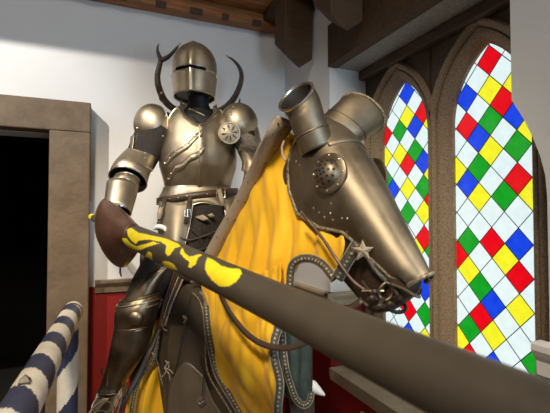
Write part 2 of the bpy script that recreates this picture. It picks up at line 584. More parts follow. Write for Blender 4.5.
# deep sill, lintel, soffit
mb = MB(); mb.box((XW - 0.012, YN - 0.03, ZS - 0.05), (XP + 0.03, YR, ZS)); mb.box((XW - 0.006, YN - 0.02, ZS - 0.075), (XW, YR, ZS - 0.05))
structure(mb.build('trim_sill', 'trim_stone', smooth=False, bevel=0.008))
mb = MB(); mb.box((XW - 0.012, YN - 0.3, ZL), (XW + 0.06, YR + 0.006, ZL + 0.275))
structure(mb.build('trim_lintel', 'timber_dark', smooth=False, bevel=0.006))
mb = MB(); mb.box((XW + 0.06, YN - 0.1, ZL + 0.003), (XP + 0.04, YR, ZL + 0.03)); structure(mb.build('trim_soffit', 'soffit', smooth=False))
mb = MB(); mb.box((XP - 0.03, YN - 0.1, ZL - 0.06), (XP + 0.03, YR, ZL + 0.003)); structure(mb.build('trim_panel', 'spandrel', smooth=False, bevel=0.01))
# panel post below the sill
mb = MB(); mb.box((XW - 0.012, 1.0, 0.0), (XW + 0.01, 1.98, ZS - 0.13)); structure(mb.build('trim_panelling', 'trim_stone', smooth=False, bevel=0.006))


def moulding(name, p0, p1, n, z0, z1, depth, material, split=None):
    """dado rail from p0 to p1, standing out along n"""
    p0, p1, n = np.array(p0, float), np.array(p1, float), np.array(n, float)
    h = z1 - z0
    prof = [(0, 0), (depth * .45, 0.05 * h), (depth * .5, 0.45 * h), (depth * .75, 0.6 * h), (depth, 0.78 * h), (depth, 0.95 * h), (depth * .92, h), (0, h)]
    mb = MB()
    mb.rings([[(p0[0] + n[0] * d, p0[1] + n[1] * d, z0 + z) for d, z in prof], [(p1[0] + n[0] * d, p1[1] + n[1] * d, z0 + z) for d, z in prof]])
    return structure(mb.build(name, material, smooth=False))


moulding('trim_dado_back', (DX1 + 0.27, YB), (XW, YB), (0, -1), 1.045, 1.135, 0.045, 'trim_wood')
moulding('trim_dado_right', (XW, YB), (XW, YR - 0.04), (-1, 0), 0.985, 1.075, 0.045, 'trim_stone')
moulding('trim_dado_recess', (XW - 0.045, YR), (XP + 0.03, YR), (0, -1), 0.985, 1.075, 0.045, 'trim_stone')
moulding('trim_dado_pier', (XW, YN + 0.03), (XW, -2.9), (-1, 0), 1.03, 1.145, 0.05, 'plaster_pier')

# door surround of brown stone, dark room behind
FP = 0.13
mb = MB()
mb.box((DX1, YB - FP, 0), (DX1 + 0.235, YB, DH))
mb.box((DX0 - 0.255, YB - FP, 0), (DX0, YB, DH))
mb.box((DX0 - 0.255, YB - FP, DH), (DX1 + 0.235, YB, DH + 0.195))
structure(mb.build('door_1', 'door_stone', smooth=False, bevel=0.008))
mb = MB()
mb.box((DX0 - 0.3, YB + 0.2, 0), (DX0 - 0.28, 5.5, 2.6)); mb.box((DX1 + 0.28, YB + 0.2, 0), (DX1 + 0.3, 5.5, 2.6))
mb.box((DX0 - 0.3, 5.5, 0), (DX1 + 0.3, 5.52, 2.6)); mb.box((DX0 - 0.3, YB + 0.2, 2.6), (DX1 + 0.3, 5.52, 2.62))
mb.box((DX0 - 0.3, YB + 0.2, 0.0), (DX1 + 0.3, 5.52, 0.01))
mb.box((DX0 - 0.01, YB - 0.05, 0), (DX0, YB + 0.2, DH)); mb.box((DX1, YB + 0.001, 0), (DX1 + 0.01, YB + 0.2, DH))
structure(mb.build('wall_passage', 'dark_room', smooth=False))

# timbers overhead
for k in range(9):
    mb = MB(); x0 = -0.62 + k * .235; mb.box((x0, YB - 0.135, 3.012), (x0 + .05 + .02 * (k % 3), YB - 0.10, 3.05)); structure(mb.build('ceiling_peg', 'timber_dark', smooth=False, bevel=.004))
mb = MB()
mb.box((-3.2, YB - 0.12, 3.02), (XW, YB, 3.12)); mb.box((-3.2, YB - 0.32, 3.12), (XW, YB, 3.3))
structure(mb.build('ceiling_beam', 'timber_red', smooth=False, bevel=0.01))
mb = MB(); mb.box((-3.2, 1.94, 3.355), (XW, 2.1, 3.62)); structure(mb.build('ceiling_beam', 'timber_dark', smooth=False, bevel=0.01))  # unseen beam, placed to cut the key spot's light on the back wall
for k, (y0, y1, zt) in enumerate(((2.5, 2.69, 3.06), (1.90, 2.10, 3.28))):
    xa, xb, zc, za = 1.115, 1.322, 2.64, 2.565
    pr = [(xa, zc), (0.5 * (xa + xb), za), (xb, zc), (xb, zt), (xa, zt)]
    mb = MB()
    mb.rings([[(x, y0, z) for x, z in pr], [(x, y1, z + (.15 if z < 3 else 0)) for x, z in pr]])
    structure(mb.build('ceiling_pendant', 'timber_dark', smooth=False, bevel=0.008))
mb = MB(); mb.box((1.115, 2.1, 3.06), (1.322, YB, 3.3)); structure(mb.build('ceiling_bracket', 'timber_dark', smooth=False))

# =================================================================== KNIGHT
KY = math.radians(14)                     # turn of the torso
KO = W(-0.425, 0, 2.28)
XR = RV * math.cos(KY) + FV * math.sin(KY)       # viewer's right
YF = RV * math.sin(KY) - FV * math.cos(KY)       # where he faces


def K(x, y, z):
    return KO + XR * x + YF * y + ZV * z


knight = empty('suit_of_armour', W(-0.425, 1.30, 2.28), 'plate armour figure with closed visor helmet seated on the horse, gripping the lance', 'knight')

# dark figure inside the armour: one continuous body
mb = MB()
A_ = lambda x, y: XR * x
mb.eloft([(K(0, -.02, 1.40), XR * .17, YF * .12), (K(0, -.02, 1.52), XR * .165, YF * .115), (K(0, 0, 1.70), XR * .14, YF * .10), (K(0, 0, 1.90), XR * .165, YF * .115),
          (K(0, -.01, 2.08), XR * .165, YF * .10), (K(0, -.02, 2.135), XR * .10, YF * .075), (K(0, -.01, 2.17), XR * .062, YF * .065), (K(0, 0, 2.22), XR * .058, YF * .062), (K(0, .01, 2.28), XR * .07, YF * .085),
          (K(0, .01, 2.36), XR * .078, YF * .095), (K(0, 0, 2.43), XR * .05, YF * .06)], 24, sub=3)
SH_R, EL_R, WR_R = at(152, 124, 2.22), at(131, 166, 2.14), at(118, 206, 2.00)
HD_R = at(112, 229, 1.93)
SH_L, EL_L, WR_L = at(241, 124, 2.28), at(253, 166, 2.22), at(244, 212, 2.10)
mb.tube([K(-.12, -.01, 2.06), SH_R, EL_R, WR_R, HD_R], [.06, .058, .045, .036, .036], 14, sub=4)
mb.tube([K(.12, -.01, 2.06), SH_L, EL_L, WR_L, at(232, 226, 2.02)], [.06, .058, .045, .036, .034], 14, sub=4)
HIP_R, KN_R, AN_R = K(-.12, .02, 1.44), at(139, 296, 2.0), at(110, 384, 1.98)
mb.tube([HIP_R, at(164, 262, 2.10), KN_R, at(126, 345, 1.99), AN_R, at(104, 402, 1.95)], [.085, .082, .062, .055, .042, .04], 16, sub=4)
HIP_L = K(.12, .02, 1.44)
KN_L, AN_L = W(-0.02, 1.06, 2.42), W(0.05, .66, 2.50)
mb.tube([HIP_L, KN_L + np.array([-.03, 0, .16]), KN_L, AN_L, AN_L + YF * .1 - ZV * .05], [.085, .08, .062, .045, .04], 16, sub=4)
# fingers closed round the lance grip and round the rein
for hd, side in ((HD_R, 1), (at(232, 226, 2.02), -1)):
    for k in range(4):
        base = hd + ZV * (.028 - .018 * k) + YF * .02
        mb.tube([base, base + YF * .030 + XR * .012 * side, base + YF * .040 + XR * .040 * side, base + YF * .018 + XR * .055 * side], [.011, .011, .010, .009], 8, sub=3)
    mb.tube([hd + ZV * .03, hd + ZV * .045 + YF * .025 + XR * .015 * side, hd + ZV * .04 + YF * .05 + XR * .03 * side], [.013, .012, .010], 8, sub=3)
mb.build('body', 'black', knight, remesh=0.009, smoothing=3, angle=180)

# ---- helmet
HY_ = math.radians(3)
HO = at(194.5, 98, 2.24)
HX = RV * math.cos(HY_) + FV * math.sin(HY_)
HF = RV * math.sin(HY_) - FV * math.cos(HY_)
zb = HO[2]


def helm_ring(z, a, bf, bb, ridge, n=96, grow=0.0):
    ring = []
    for j in range(n):
        t = 2 * PI * j / n                         # 0 = viewer's right, 90 = front
        c, s = math.cos(t), math.sin(t)
        x = (a + grow) * math.copysign(abs(c) ** 0.92, c)
        y = ((bf if s > 0 else bb) + grow) * math.copysign(abs(s) ** 0.92, s)
        if s > 0: y += ridge * math.exp(-(x / 0.018) ** 2) + ridge * .8 * (1 - min(1, abs(x) / a))
        ring.append(HO + HX * x + HF * y + ZV * z)
    return ring


Hh = 0.302
prof = [(0.0, .108, .125, .118, .012), (.012, .1075, .124, .118, .013), (.035, .109, .125, .120, .014), (.06, .112, .126, .122, .015), (.085, .115, .127, .125, .016),
        (.098, .1165, .127, .127, .016), (.112, .118, .127, .128, .016), (.125, .1185, .127, .130, .015), (.15, .120, .127, .132, .014), (.175, .1195, .124, .131, .013),
        (.20, .116, .119, .127, .012), (.225, .107, .109, .118, .012), (.248, .093, .094, .104, .011), (.268, .074, .076, .084, .010), (.284, .053, .055, .060, .009),
        (.295, .030, .032, .034, .006), (.302, .008, .008, .010, .003)]
arr = cr(np.array(prof), 3)
SL0, SL1 = 0.110, 0.129                       # sight slit
lower = [q for q in arr if q[0] <= SL0 - 1e-6]
lower.append(np.array([SL0] + [np.interp(SL0, arr[:, 0], arr[:, k]) for k in range(1, 5)]))
mid = [np.array([z] + [np.interp(z, arr[:, 0], arr[:, k]) for k in range(1, 5)]) for z in (SL0, SL1)]
upper = [mid[1]] + [q for q in arr if q[0] > SL1 + 1e-6]
mb = MB()
N = 96
rl = [helm_ring(*q, grow=.0) for q in [mid[0], mid[1]] + upper[1:]]
# skull: leave the slit open in front
n0 = len(mb.v)
vv = [p for r in rl for p in r]
ff = []
for i in range(len(rl) - 1):
    for j in range(N):
        t = 360.0 * j / N
        if i == 0 and 50 <= t < 133: continue
        k = (j + 1) % N
        ff.append((i * N + j, i * N + k, (i + 1) * N + k, (i + 1) * N + j))
ff.append(tuple((len(rl) - 1) * N + j for j in range(N)))
mb.add(vv, ff)
helmet = mb.build('helmet', 'steel', knight, solid=.003, off=-1, angle=60)
mb = MB()
mb.rings([helm_ring(*q, grow=.004) for q in lower], False, False)
vis = mb.build('visor', 'steel', helmet, solid=.004, off=-1, angle=60)
mb = MB()
for zz, tt in ((SL0 - .002, .0035), (SL1 + .001, .003)):
    q = [zz] + [np.interp(zz, arr[:, 0], arr[:, k]) for k in range(1, 5)]
    r = helm_ring(*q, grow=.004)
    mb.tube([r[j] for j in range(13, 36)], tt, 8)
mb.build('sight_lip', 'steel_edge', vis)
mb = MB()
mb.tube([helm_ring(*q, grow=.0055)[24] for q in lower], .0026, 8)
mb.tube([helm_ring(*q, grow=.002)[24] for q in upper[:-2]], .0026, 8)
mb.build('medial_ridge', 'steel_edge', helmet)
mb = MB()
r = helm_ring(*arr[0], grow=.0045)
mb.tube(r + [r[0]], .0042, 8)
mb.build('rim', 'steel_edge', vis)
mb = MB()
mb.rings([helm_ring(z, a - .012, bf - .016, bb - .012, 0, 48) for z, a, bf, bb, rg in prof[1:-2]], True, True)
mb.build('lining', 'black', helmet)  # black inner shell stands in for the shade behind the sight slit
for px in (181, 207.5):
    pass
for j in (2, 46):
    for q in (arr[18],):
        r = helm_ring(*q, grow=.004)
        rivet(r[j], to_cam(r[j]), .006, helmet)

# ---- cuirass
ZW, ZT = 1.705, 2.15


def torso_r(z):
    """half width, front depth, back depth of the plate at height z"""
    zz = [1.66, 1.705, 1.76, 1.83, 1.88, 1.94, 2.0, 2.06, 2.11, 2.16]
    aa = [.186, .176, .188, .209, .212, .205, .190, .178, .160, .125]
    ff_ = [.135, .128, .150, .176, .182, .178, .165, .146, .122, .085]
    bb_ = [.12, .115, .12, .13, .135, .135, .13, .125, .11, .09]
    return np.interp(z, zz, aa), np.interp(z, zz, ff_), np.interp(z, zz, bb_)


def torso_pt(t, z, grow=0.0):
    a, f_, b_ = torso_r(z)
    c, s = math.cos(t), math.sin(t)
    x = (a + grow) * math.copysign(abs(c) ** .86, c)
    y = ((f_ if s > 0 else b_) + grow) * math.copysign(abs(s) ** .9, s)
    if s > 0: y += .012 * math.exp(-(x / .022) ** 2)
    return K(x, y, z)


def ztop(t):
    """upper edge of the breastplate: V at the middle, up to the shoulders, arm holes at the sides"""
    d = abs(math.degrees(t) - 92)
    return float(np.interp(d, [0, 8, 20, 36, 50, 58, 66, 76, 90, 110], [2.030, 2.042, 2.075, 2.12, 2.145, 2.13, 2.06, 1.985, 1.94, 1.93]))


mb = MB()
T0, T1, NT = math.radians(-14), math.radians(194), 72
rows = []
for i in range(25):
    row = []
    for j in range(NT + 1):
        t = T0 + (T1 - T0) * j / NT
        z = ZW + (ztop(t) - ZW) * i / 24
        row.append(torso_pt(t, z))
    rows.append(row)
mb.grid(rows)
breast = mb.build('breastplate', 'steel', knight, solid=.004, off=-1, angle=60)
mb = MB()
mb.tube([torso_pt(T0 + (T1 - T0) * j / NT, ztop(T0 + (T1 - T0) * j / NT), .002) for j in range(NT + 1)], .0045, 8)
mb.build('rolled_edge', 'steel_edge', breast)
mb = MB()
mb.tube([torso_pt(math.radians(91), z, .001) for z in np.linspace(ZW, 2.03, 14)], .0028, 8)
mb.build('medial_ridge', 'steel_edge', breast)
# upper breast collar between the V edge and the neck opening
mb = MB()
rows = []
for i in range(9):
    row = []
    for j in range(49):
        t = math.radians(28 + (156 - 28) * j / 48)
        d = abs(math.degrees(t) - 92)
        z1 = ztop(t) - .012
        ztp = float(np.interp(d, [0, 10, 25, 45, 65], [2.038, 2.062, 2.10, 2.165, 2.18]))
        z = z1 + (max(ztp, z1) - z1) * i / 8
        p = torso_pt(t, z, -.006 - .012 * i / 8)
        row.append(p)
    rows.append(row)
mb.grid(rows)
col = mb.build('collar_plate', 'steel', knight, solid=.003, angle=60)
# overlapping flutes with scalloped edge on the lower breast
for k, path in enumerate((((150, 1.835), (137, 1.86), (124, 1.89), (113, 1.915), (103, 1.94), (95, 1.98), (88, 2.005)), ((150, 1.755), (138, 1.78), (125, 1.815), (113, 1.828), (101, 1.87), (93, 1.885), (86, 1.925)))):
    mb = MB()
    ln = cr(np.array(path), 10)
    up = [torso_pt(math.radians(t), z, .0022) for t, z in ln]
    dn = [torso_pt(math.radians(t), z - .035, .0008) for t, z in ln]
    mb.grid([up, dn])
    fl = mb.build('flute_plate', 'steel', breast, solid=.001, off=-1)
    mb = MB(); mb.tube(up, .0022, 6); mb.build('rolled_edge', 'steel_edge', fl)
    for t, z in ln[4::9]:
        p = torso_pt(math.radians(t), z - .01, .002)
        rivet(p, to_cam(p), .005, breast)
# the backplate
mb = MB()
rows = []
for i in range(13):
    row = []
    for j in range(33):
        t = math.radians(190 + 160 * j / 32)
        row.append(torso_pt(t, ZW + (2.10 - ZW) * i / 12, .003))
    rows.append(row)
mb.grid(rows)
mb.build('backplate', 'steel', knight, solid=.004, off=-1)
# pale steel strip across the neck opening
mb = MB(); mb.tube([at(189.5, 108.5, 2.13), at(197, 112, 2.10), at(204.5, 115.5, 2.11)], .004, 8); mb.build('neck_clasp', 'steel_edge', knight)

# rondel on the breast
RC = at(229.5, 133, 2.115)
RN = nrm(to_cam(RC) * np.array([1, 1, .3]) + RV * .35)
RA = nrm(np.cross(ZV, RN)); RB = np.cross(RN, RA)
mb = MB()
R_ = 0.058
mb.rings([[RC + RN * h + (RA * math.cos(2 * PI * j / 40) + RB * math.sin(2 * PI * j / 40)) * r for j in range(40)] for r, h in ((R_, -.01), (R_, .0), (R_ * .97, .004), (R_ * .86, .004), (R_ * .82, .0), (R_ * .4, .003), (.004, .006))], True, True)
ron = mb.build('rondel', 'steel', knight, angle=35)
mb = MB()
for k in range(8):
    a = 2 * PI * k / 8 + .2
    d = RA * math.cos(a) + RB * math.sin(a); e = -RA * math.sin(a) + RB * math.cos(a)
    p = [RC + RN * .006 + d * .008, RC + RN * .004 + d * .032 + e * .006, RC + RN * .005 + d * .046, RC + RN * .004 + d * .032 - e * .006]
    top = RC + RN * .012 + d * .030
    mb.add(p + [top], [(0, 1, 4), (1, 2, 4), (2, 3, 4), (3, 0, 4), (3, 2, 1, 0)])
mb.build('star_spoke', 'steel_edge', ron, smooth=False)


def plate_band(name, secs, material, parent, solid=.004, n=36, arc=None, edge=(True, True), p=2.0, er=.0035, sub=4):
    """open sleeve of plate with rolled edges"""
    m = MB()
    arr = np.array([np.concatenate([np.asarray(c, float), np.asarray(a, float), np.asarray(b_, float)]) for c, a, b_ in secs])
    arr = cr(arr, sub)
    rr = []
    a0, a1 = arc if arc else (0, 360)
    for q in arr:
        c, a, b_ = q[:3], q[3:6], q[6:9]
        cnt = n if not arc else n + 1
        rr.append([c + a * math.copysign(abs(math.cos(t)) ** (2 / p), math.cos(t)) + b_ * math.copysign(abs(math.sin(t)) ** (2 / p), math.sin(t))
                   for t in [math.radians(a0 + (a1 - a0) * j / n) for j in range(cnt)]])
    m.rings(rr, False, False, closed=not arc)
    o = m.build(name, material, parent, solid=solid, angle=60)
    for flag, r in zip(edge, (rr[0], rr[-1])):
        if flag:
            m = MB(); m.tube(list(r) + ([] if arc else [r[0]]), er, 8); m.build('rolled_edge', 'steel_edge' if material == 'steel' else 'steel_dark', o)
    return o


def limb(p0, p1, r0, r1, steps=3, ref=None, flat=1.0, bulge=0.0):
    p0, p1 = np.asarray(p0, float), np.asarray(p1, float)
    t = nrm(p1 - p0)
    ref = RV if ref is None else ref
    a = nrm(np.asarray(ref) - t * np.dot(ref, t)); b_ = np.cross(t, a)
    out = []
    for i in range(steps):
        f = i / (steps - 1)
        r = r0 + (r1 - r0) * f + bulge * math.sin(PI * f)
        out.append((p0 + (p1 - p0) * f, a * r, b_ * r * flat))
    return out


# ---- shoulders
def pauldron(c, pole, side, rx, ry, rz, cut, name='pauldron'):
    m = MB(); rr = dome(c, pole, rx, ry, rz, cut, side, 36, 14)
    m.rings(rr, True, False)
    o = m.build(name, 'steel', knight, solid=.004, off=-1, angle=60)
    m = MB(); m.tube(list(rr[-1]) + [rr[-1][0]], .004, 8); m.build('rolled_edge', 'steel_edge', o)
    return o


p1 = pauldron(at(151.5, 124, 2.20), RV * -.38 - FV * .88 + ZV * .12, RV, .098, .110, .085, 98)
for ang in (20, 70, 120, 200, 300):
    pass
p2 = pauldron(at(239.5, 122, 2.26), RV * .42 - FV * .85 + ZV * .15, RV, .104, .108, .080, 98)
for px, py, d in ((166, 116, 2.15), (163, 136, 2.14), (137, 128, 2.16), (150, 108, 2.17)):
    p = at(px, py, d - .03); rivet(p, to_cam(p), .005, p1)
for px, py, d in ((231, 112, 2.2), (226, 118, 2.18), (233, 107, 2.22)):
    p = at(px, py, d - .04); rivet(p, to_cam(p), .005, p2)
plate_band('shoulder_lame', [(at(143, 138, 2.20), RV * .060, FV * .075), (at(141, 148, 2.18), RV * .054, FV * .068), (at(138, 157, 2.16), RV * .046, FV * .06)], 'steel', knight, arc=(150, 248), edge=(False, True))
plate_band('shoulder_lame', [(at(247, 128, 2.30), RV * .062, FV * .07), (at(251, 140, 2.29), RV * .054, FV * .065), (at(253, 147, 2.28), RV * .048, FV * .06)], 'steel', knight, arc=(-120, 60), edge=(False, True))
# mail at the arm pits and the inside of the elbows
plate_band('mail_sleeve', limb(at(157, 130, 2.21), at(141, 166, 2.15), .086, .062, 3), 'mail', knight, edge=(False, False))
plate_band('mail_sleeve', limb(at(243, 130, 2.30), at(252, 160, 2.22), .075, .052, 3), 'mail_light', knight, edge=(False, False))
# ---- arms: flared elbow plate, forearm tube
ax0, ax1 = at(144, 156, 2.15), at(122, 186, 2.06)
CO_R = [(at(141, 154, 2.13), RV * .070 - ZV * .020, FV * .060 - ZV * .01), (at(136, 162, 2.10), RV * .082 - ZV * .016, FV * .066 - ZV * .025), (at(131, 171, 2.07), RV * .088 - ZV * .012, FV * .068 - ZV * .042), (at(128, 180, 2.05), RV * .092 - ZV * .008, FV * .062 - ZV * .058)]
cou = plate_band('couter', CO_R, 'steel', knight)
mb = MB(); mb.tube([at(122, 158, 2.04), at(133, 160, 2.01), at(144, 166, 2.02), at(153, 170, 2.08)], .003, 6, sub=4); mb.build('ridge', 'steel_edge', cou)
mb = MB(); mb.eloft([(c, a * .95, b_ * .95) for c, a, b_ in CO_R], 32, cap0=True, cap1=False, sub=4); mb.build('lining', 'black', cou, angle=180)  # black inner cone: shade under the flared elbow plate put into colour
for px, py in ((122, 165), (140, 172), (145, 158)):
    p = at(px, py, 2.01); rivet(p, to_cam(p), .005, cou)
plate_band('vambrace', limb(at(127, 180, 2.03), at(119, 212, 1.93), .060, .054, 3, bulge=.002), 'steel', knight)
plate_band('gauntlet_cuff', limb(at(122.5, 187, 2.005), at(117, 212, 1.92), .072, .060, 3), 'steel', knight)
cou2 = plate_band('couter', [(at(249, 154, 2.22), RV * .050 - ZV * .015, FV * .05), (at(252, 162, 2.20), RV * .055 - ZV * .02, FV * .055), (at(254, 170, 2.19), RV * .062 - ZV * .03, FV * .06), (at(254, 177, 2.18), RV * .066 - ZV * .04, FV * .065)], 'steel', knight)
plate_band('vambrace', limb(at(254, 172, 2.18), at(246, 208, 2.08), .048, .042, 3), 'steel', knight)
plate_band('gauntlet_cuff', limb(at(250, 200, 2.10), at(238, 222, 2.03), .045, .058, 3), 'steel', knight)
# mail fringe over the left forearm
mb = MB()
for k in range(22):
    a = -1.2 + 2.9 * k / 21
    c = at(250, 152, 2.22) - FV * .065 * math.cos(a) + RV * .065 * math.sin(a)
    mb.tube([c, c + ZV * .02 - FV * .012, c + ZV * .036 - FV * .004], [.0035, .004, .002], 5)
mb.build('mail_fringe', 'mail_light', knight)

# ---- waist
ZB0 = 1.705


def belt_pts(a, f_, zc, tilt, t0=0, t1=360, n=48):
    return [K(a * math.cos(math.radians(t0 + (t1 - t0) * j / n)), f_ * math.sin(math.radians(t0 + (t1 - t0) * j / n)), zc + tilt * math.cos(math.radians(t0 + (t1 - t0) * j / n))) for j in range(n + 1)]


def strap(name, pts, w, material, parent, up=ZV, th=.004, face=False):
    pts = np.asarray(pts, float)
    m = MB()
    N_ = len(pts)
    r1, r2 = [], []
    for i in range(N_):
        t = nrm(pts[min(i + 1, N_ - 1)] - pts[max(i - 1, 0)])
        u = nrm(np.asarray(up) - t * np.dot(up, t))
        if face: u = nrm(np.cross(t, to_cam(pts[i])))
        ww = w if np.isscalar(w) else np.interp(i / (N_ - 1), np.linspace(0, 1, len(w)), w)
        r1.append(pts[i] + u * ww / 2); r2.append(pts[i] - u * ww / 2)
    m.grid([r1, [(p + q) / 2 for p, q in zip(r1, r2)], r2])
    return m.build(name, material, parent, solid=th, off=0)


def buckle(c, ax, ay, w, h, parent, material='steel_edge', r=.0028):
    c, ax, ay = np.asarray(c), nrm(ax), nrm(ay)
    m = MB()
    q = [c + ax * x * w / 2 + ay * y * h / 2 for x, y in ((-1, -1), (1, -1), (1, 1), (-1, 1), (-1, -1))]
    m.tube(q, r, 8)
    m.tube([c - ay * h / 2, c + ay * h * .55], r * .8, 6)
    return m.build('buckle', material, parent)


# flared fauld under the belt
plate_band('fauld', [(K(0, 0, 1.715), XR * .185, YF * .138), (K(0, 0, 1.69), XR * .193, YF * .148), (K(0, 0, 1.66), XR * .208, YF * .165), (K(0, .0, 1.625), XR * .222, YF * .178)], 'steel', knight, n=64, arc=(-20, 200))
bl = strap('belt', belt_pts(.220, .186, 1.668, .030), .036, 'leather', knight)
buckle(K(.105, .172, 1.682), XR, ZV, .045, .05, bl)
for t in range(55, 150, 13):
    p = K(.222 * math.cos(math.radians(t)), .189 * math.sin(math.radians(t)), 1.668 + .030 * math.cos(math.radians(t)))
    rivet(p, to_cam(p), .004, bl)
# arched middle plate: a rolled arch over the dark opening
mb = MB()
arc_o = [K(.015 + .105 * math.cos(a), .185, 1.575 + .075 * math.sin(a)) for a in np.linspace(PI, 0, 25)]
arc_i = [K(.015 + .085 * math.cos(a), .190, 1.570 + .058 * math.sin(a)) for a in np.linspace(PI, 0, 25)]
mb.grid([[p + ZV * .035 - YF * .02 for p in arc_o], arc_o, arc_i])
arcp = mb.build('arched_lame', 'steel_satin', knight, solid=.003)
mb = MB(); mb.tube(arc_i, .0035, 8); mb.build('rolled_edge', 'steel_edge', arcp)
# tassets
def tasset(pts4, name='tasset', nb=True):
    m = MB()
    G = patch(pts4, 8, 6)
    m.grid(G)
    o = m.build(name, 'steel_satin', knight, solid=.005)
    m = MB()
    nu = len(G[0])
    ed = [G[i][0] for i in range(len(G))] + [G[-1][j] for j in range(nu)] + [G[i][nu - 1] for i in range(len(G) - 1, -1, -1)]
    m.tube(ed, .003, 6); m.build('rolled_edge', 'steel_edge', o)
    return o


t1 = tasset([[at(160, 201, 2.13), at(176, 203, 2.05), at(193, 203, 2.06)], [at(158, 221, 2.09), at(174, 224, 1.99), at(190, 223, 2.02)], [at(160, 246, 2.07), at(172, 250, 1.95), at(184, 248, 1.98)]])
strap('tasset_strap', [at(190, 196, 2.065), at(189, 205, 2.015), at(187, 216, 1.99), at(186, 224, 1.985)], .02, 'leather', knight, up=RV)
buckle(at(187.5, 213, 1.985), RV, ZV, .026, .034, t1)
t2 = tasset([[at(221, 199, 2.10), at(231, 199, 2.12), at(240, 198, 2.2)], [at(224, 206, 2.07), at(232, 207, 2.09), at(241, 206, 2.17)], [at(226, 218, 2.06), at(233, 220, 2.08), at(241, 218, 2.16)]])
strap('tasset_strap', [at(219, 189, 2.06), at(221, 197, 2.04), at(223, 206, 2.03)], .022, 'leather_tan', knight, up=RV)
# mail skirt between the tassets, leather tabs
mb = MB()
mb.grid(patch([[at(188, 208, 2.10), at(206, 205, 2.05), at(228, 206, 2.12)], [at(178, 232, 2.06), at(200, 232, 1.99), at(226, 232, 2.07)], [at(168, 262, 2.05), at(196, 262, 1.97), at(222, 262, 2.05)]], 10, 10, lambda u, v, p: .006 * math.sin(u * 40) * v))
skirt = mb.build('mail_skirt', 'mail', knight, solid=.008)
for pts in ((at(195, 217, 2.0), at(203, 214.5, 1.985), at(209, 219, 1.98), at(203, 221, 1.98)), (at(207, 215, 2.0), at(212, 213, 2.0), at(215, 216, 2.0), at(211, 218, 2.0))):
    c = sum(pts) / 4
    mb = MB(); mb.add([p - YF * .004 for p in pts] + [p + YF * .004 for p in pts] + [c + YF * .012], [(3, 2, 1, 0), (0, 1, 5, 4), (1, 2, 6, 5), (2, 3, 7, 6), (3, 0, 4, 7), (4, 5, 8), (5, 6, 8), (6, 7, 8), (7, 4, 8)])
    mb.build('leather_tab', 'leather_tan', skirt, bevel=.002)
for k, pts in enumerate((((176, 236), (190, 240), (204, 236), (218, 230)), ((172, 246), (190, 250), (206, 248), (222, 238)), ((190, 228), (200, 238), (203, 250)))):
    mb = MB(); mb.tube([at(x, y, 1.975) for x, y in pts], .006, 8, sub=6, flat=.6); mb.build('lacing_strap', 'leather', skirt)
# hanging sword hanger at the right hip
strap('hip_strap', [at(166, 196, 2.1), at(163, 207, 2.07), at(160, 219, 2.05), at(157, 230, 2.03)], .018, 'leather', knight, up=RV)
mb = MB(); mb.tube([at(154, 229, 2.03), at(158, 226.5, 2.02), at(164, 228, 2.02), at(166, 231, 2.02)], [.008, .012, .012, .009], 10, sub=4); mb.build('strap_knot', 'white_cloth', knight)
mb = MB(); mb.tube([at(161, 208, 2.05), at(160, 213, 2.04), at(159, 219, 2.04)], [.009, .013, .008], 10, sub=4); mb.build('strap_tassel', 'leather_tan', knight)

# ---- right leg
plate_band('mail_chausse', limb(at(172, 252, 2.1), at(146, 290, 2.02), .108, .082, 3), 'mail', knight, edge=(False, False))
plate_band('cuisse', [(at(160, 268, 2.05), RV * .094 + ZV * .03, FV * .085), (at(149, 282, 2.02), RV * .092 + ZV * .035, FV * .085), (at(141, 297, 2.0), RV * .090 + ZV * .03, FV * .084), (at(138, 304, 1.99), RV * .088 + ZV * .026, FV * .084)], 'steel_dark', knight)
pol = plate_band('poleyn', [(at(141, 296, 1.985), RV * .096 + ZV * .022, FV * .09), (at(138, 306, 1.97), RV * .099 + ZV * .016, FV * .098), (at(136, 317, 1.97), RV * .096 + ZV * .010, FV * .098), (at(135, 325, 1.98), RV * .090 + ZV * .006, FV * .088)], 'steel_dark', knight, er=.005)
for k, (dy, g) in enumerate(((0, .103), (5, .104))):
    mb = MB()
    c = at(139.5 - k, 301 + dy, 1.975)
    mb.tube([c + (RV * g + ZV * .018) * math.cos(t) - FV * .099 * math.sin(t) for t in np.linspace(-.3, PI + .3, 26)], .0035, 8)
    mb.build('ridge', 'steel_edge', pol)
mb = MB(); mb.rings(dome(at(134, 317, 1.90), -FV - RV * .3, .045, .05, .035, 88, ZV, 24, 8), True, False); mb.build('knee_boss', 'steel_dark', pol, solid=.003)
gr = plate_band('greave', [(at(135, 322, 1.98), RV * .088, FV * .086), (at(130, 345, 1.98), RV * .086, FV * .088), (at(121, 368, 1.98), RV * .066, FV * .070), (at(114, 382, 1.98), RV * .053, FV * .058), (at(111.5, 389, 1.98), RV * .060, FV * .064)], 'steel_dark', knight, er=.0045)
mb = MB(); mb.tube([at(118, 330, 1.91), at(114, 350, 1.91), at(109, 372, 1.92), at(107, 386, 1.92)], .003, 6, sub=4); mb.build('ridge', 'steel_edge', gr)
mb = MB()
for k in range(2):
    mb.tube([at(105 - k, 369 + k * 4, 1.95), at(101, 367 + k * 4, 1.95), at(102, 371 + k * 4, 1.95)], .0035, 6)
mb.build('hinge_hook', 'steel_dark', gr)
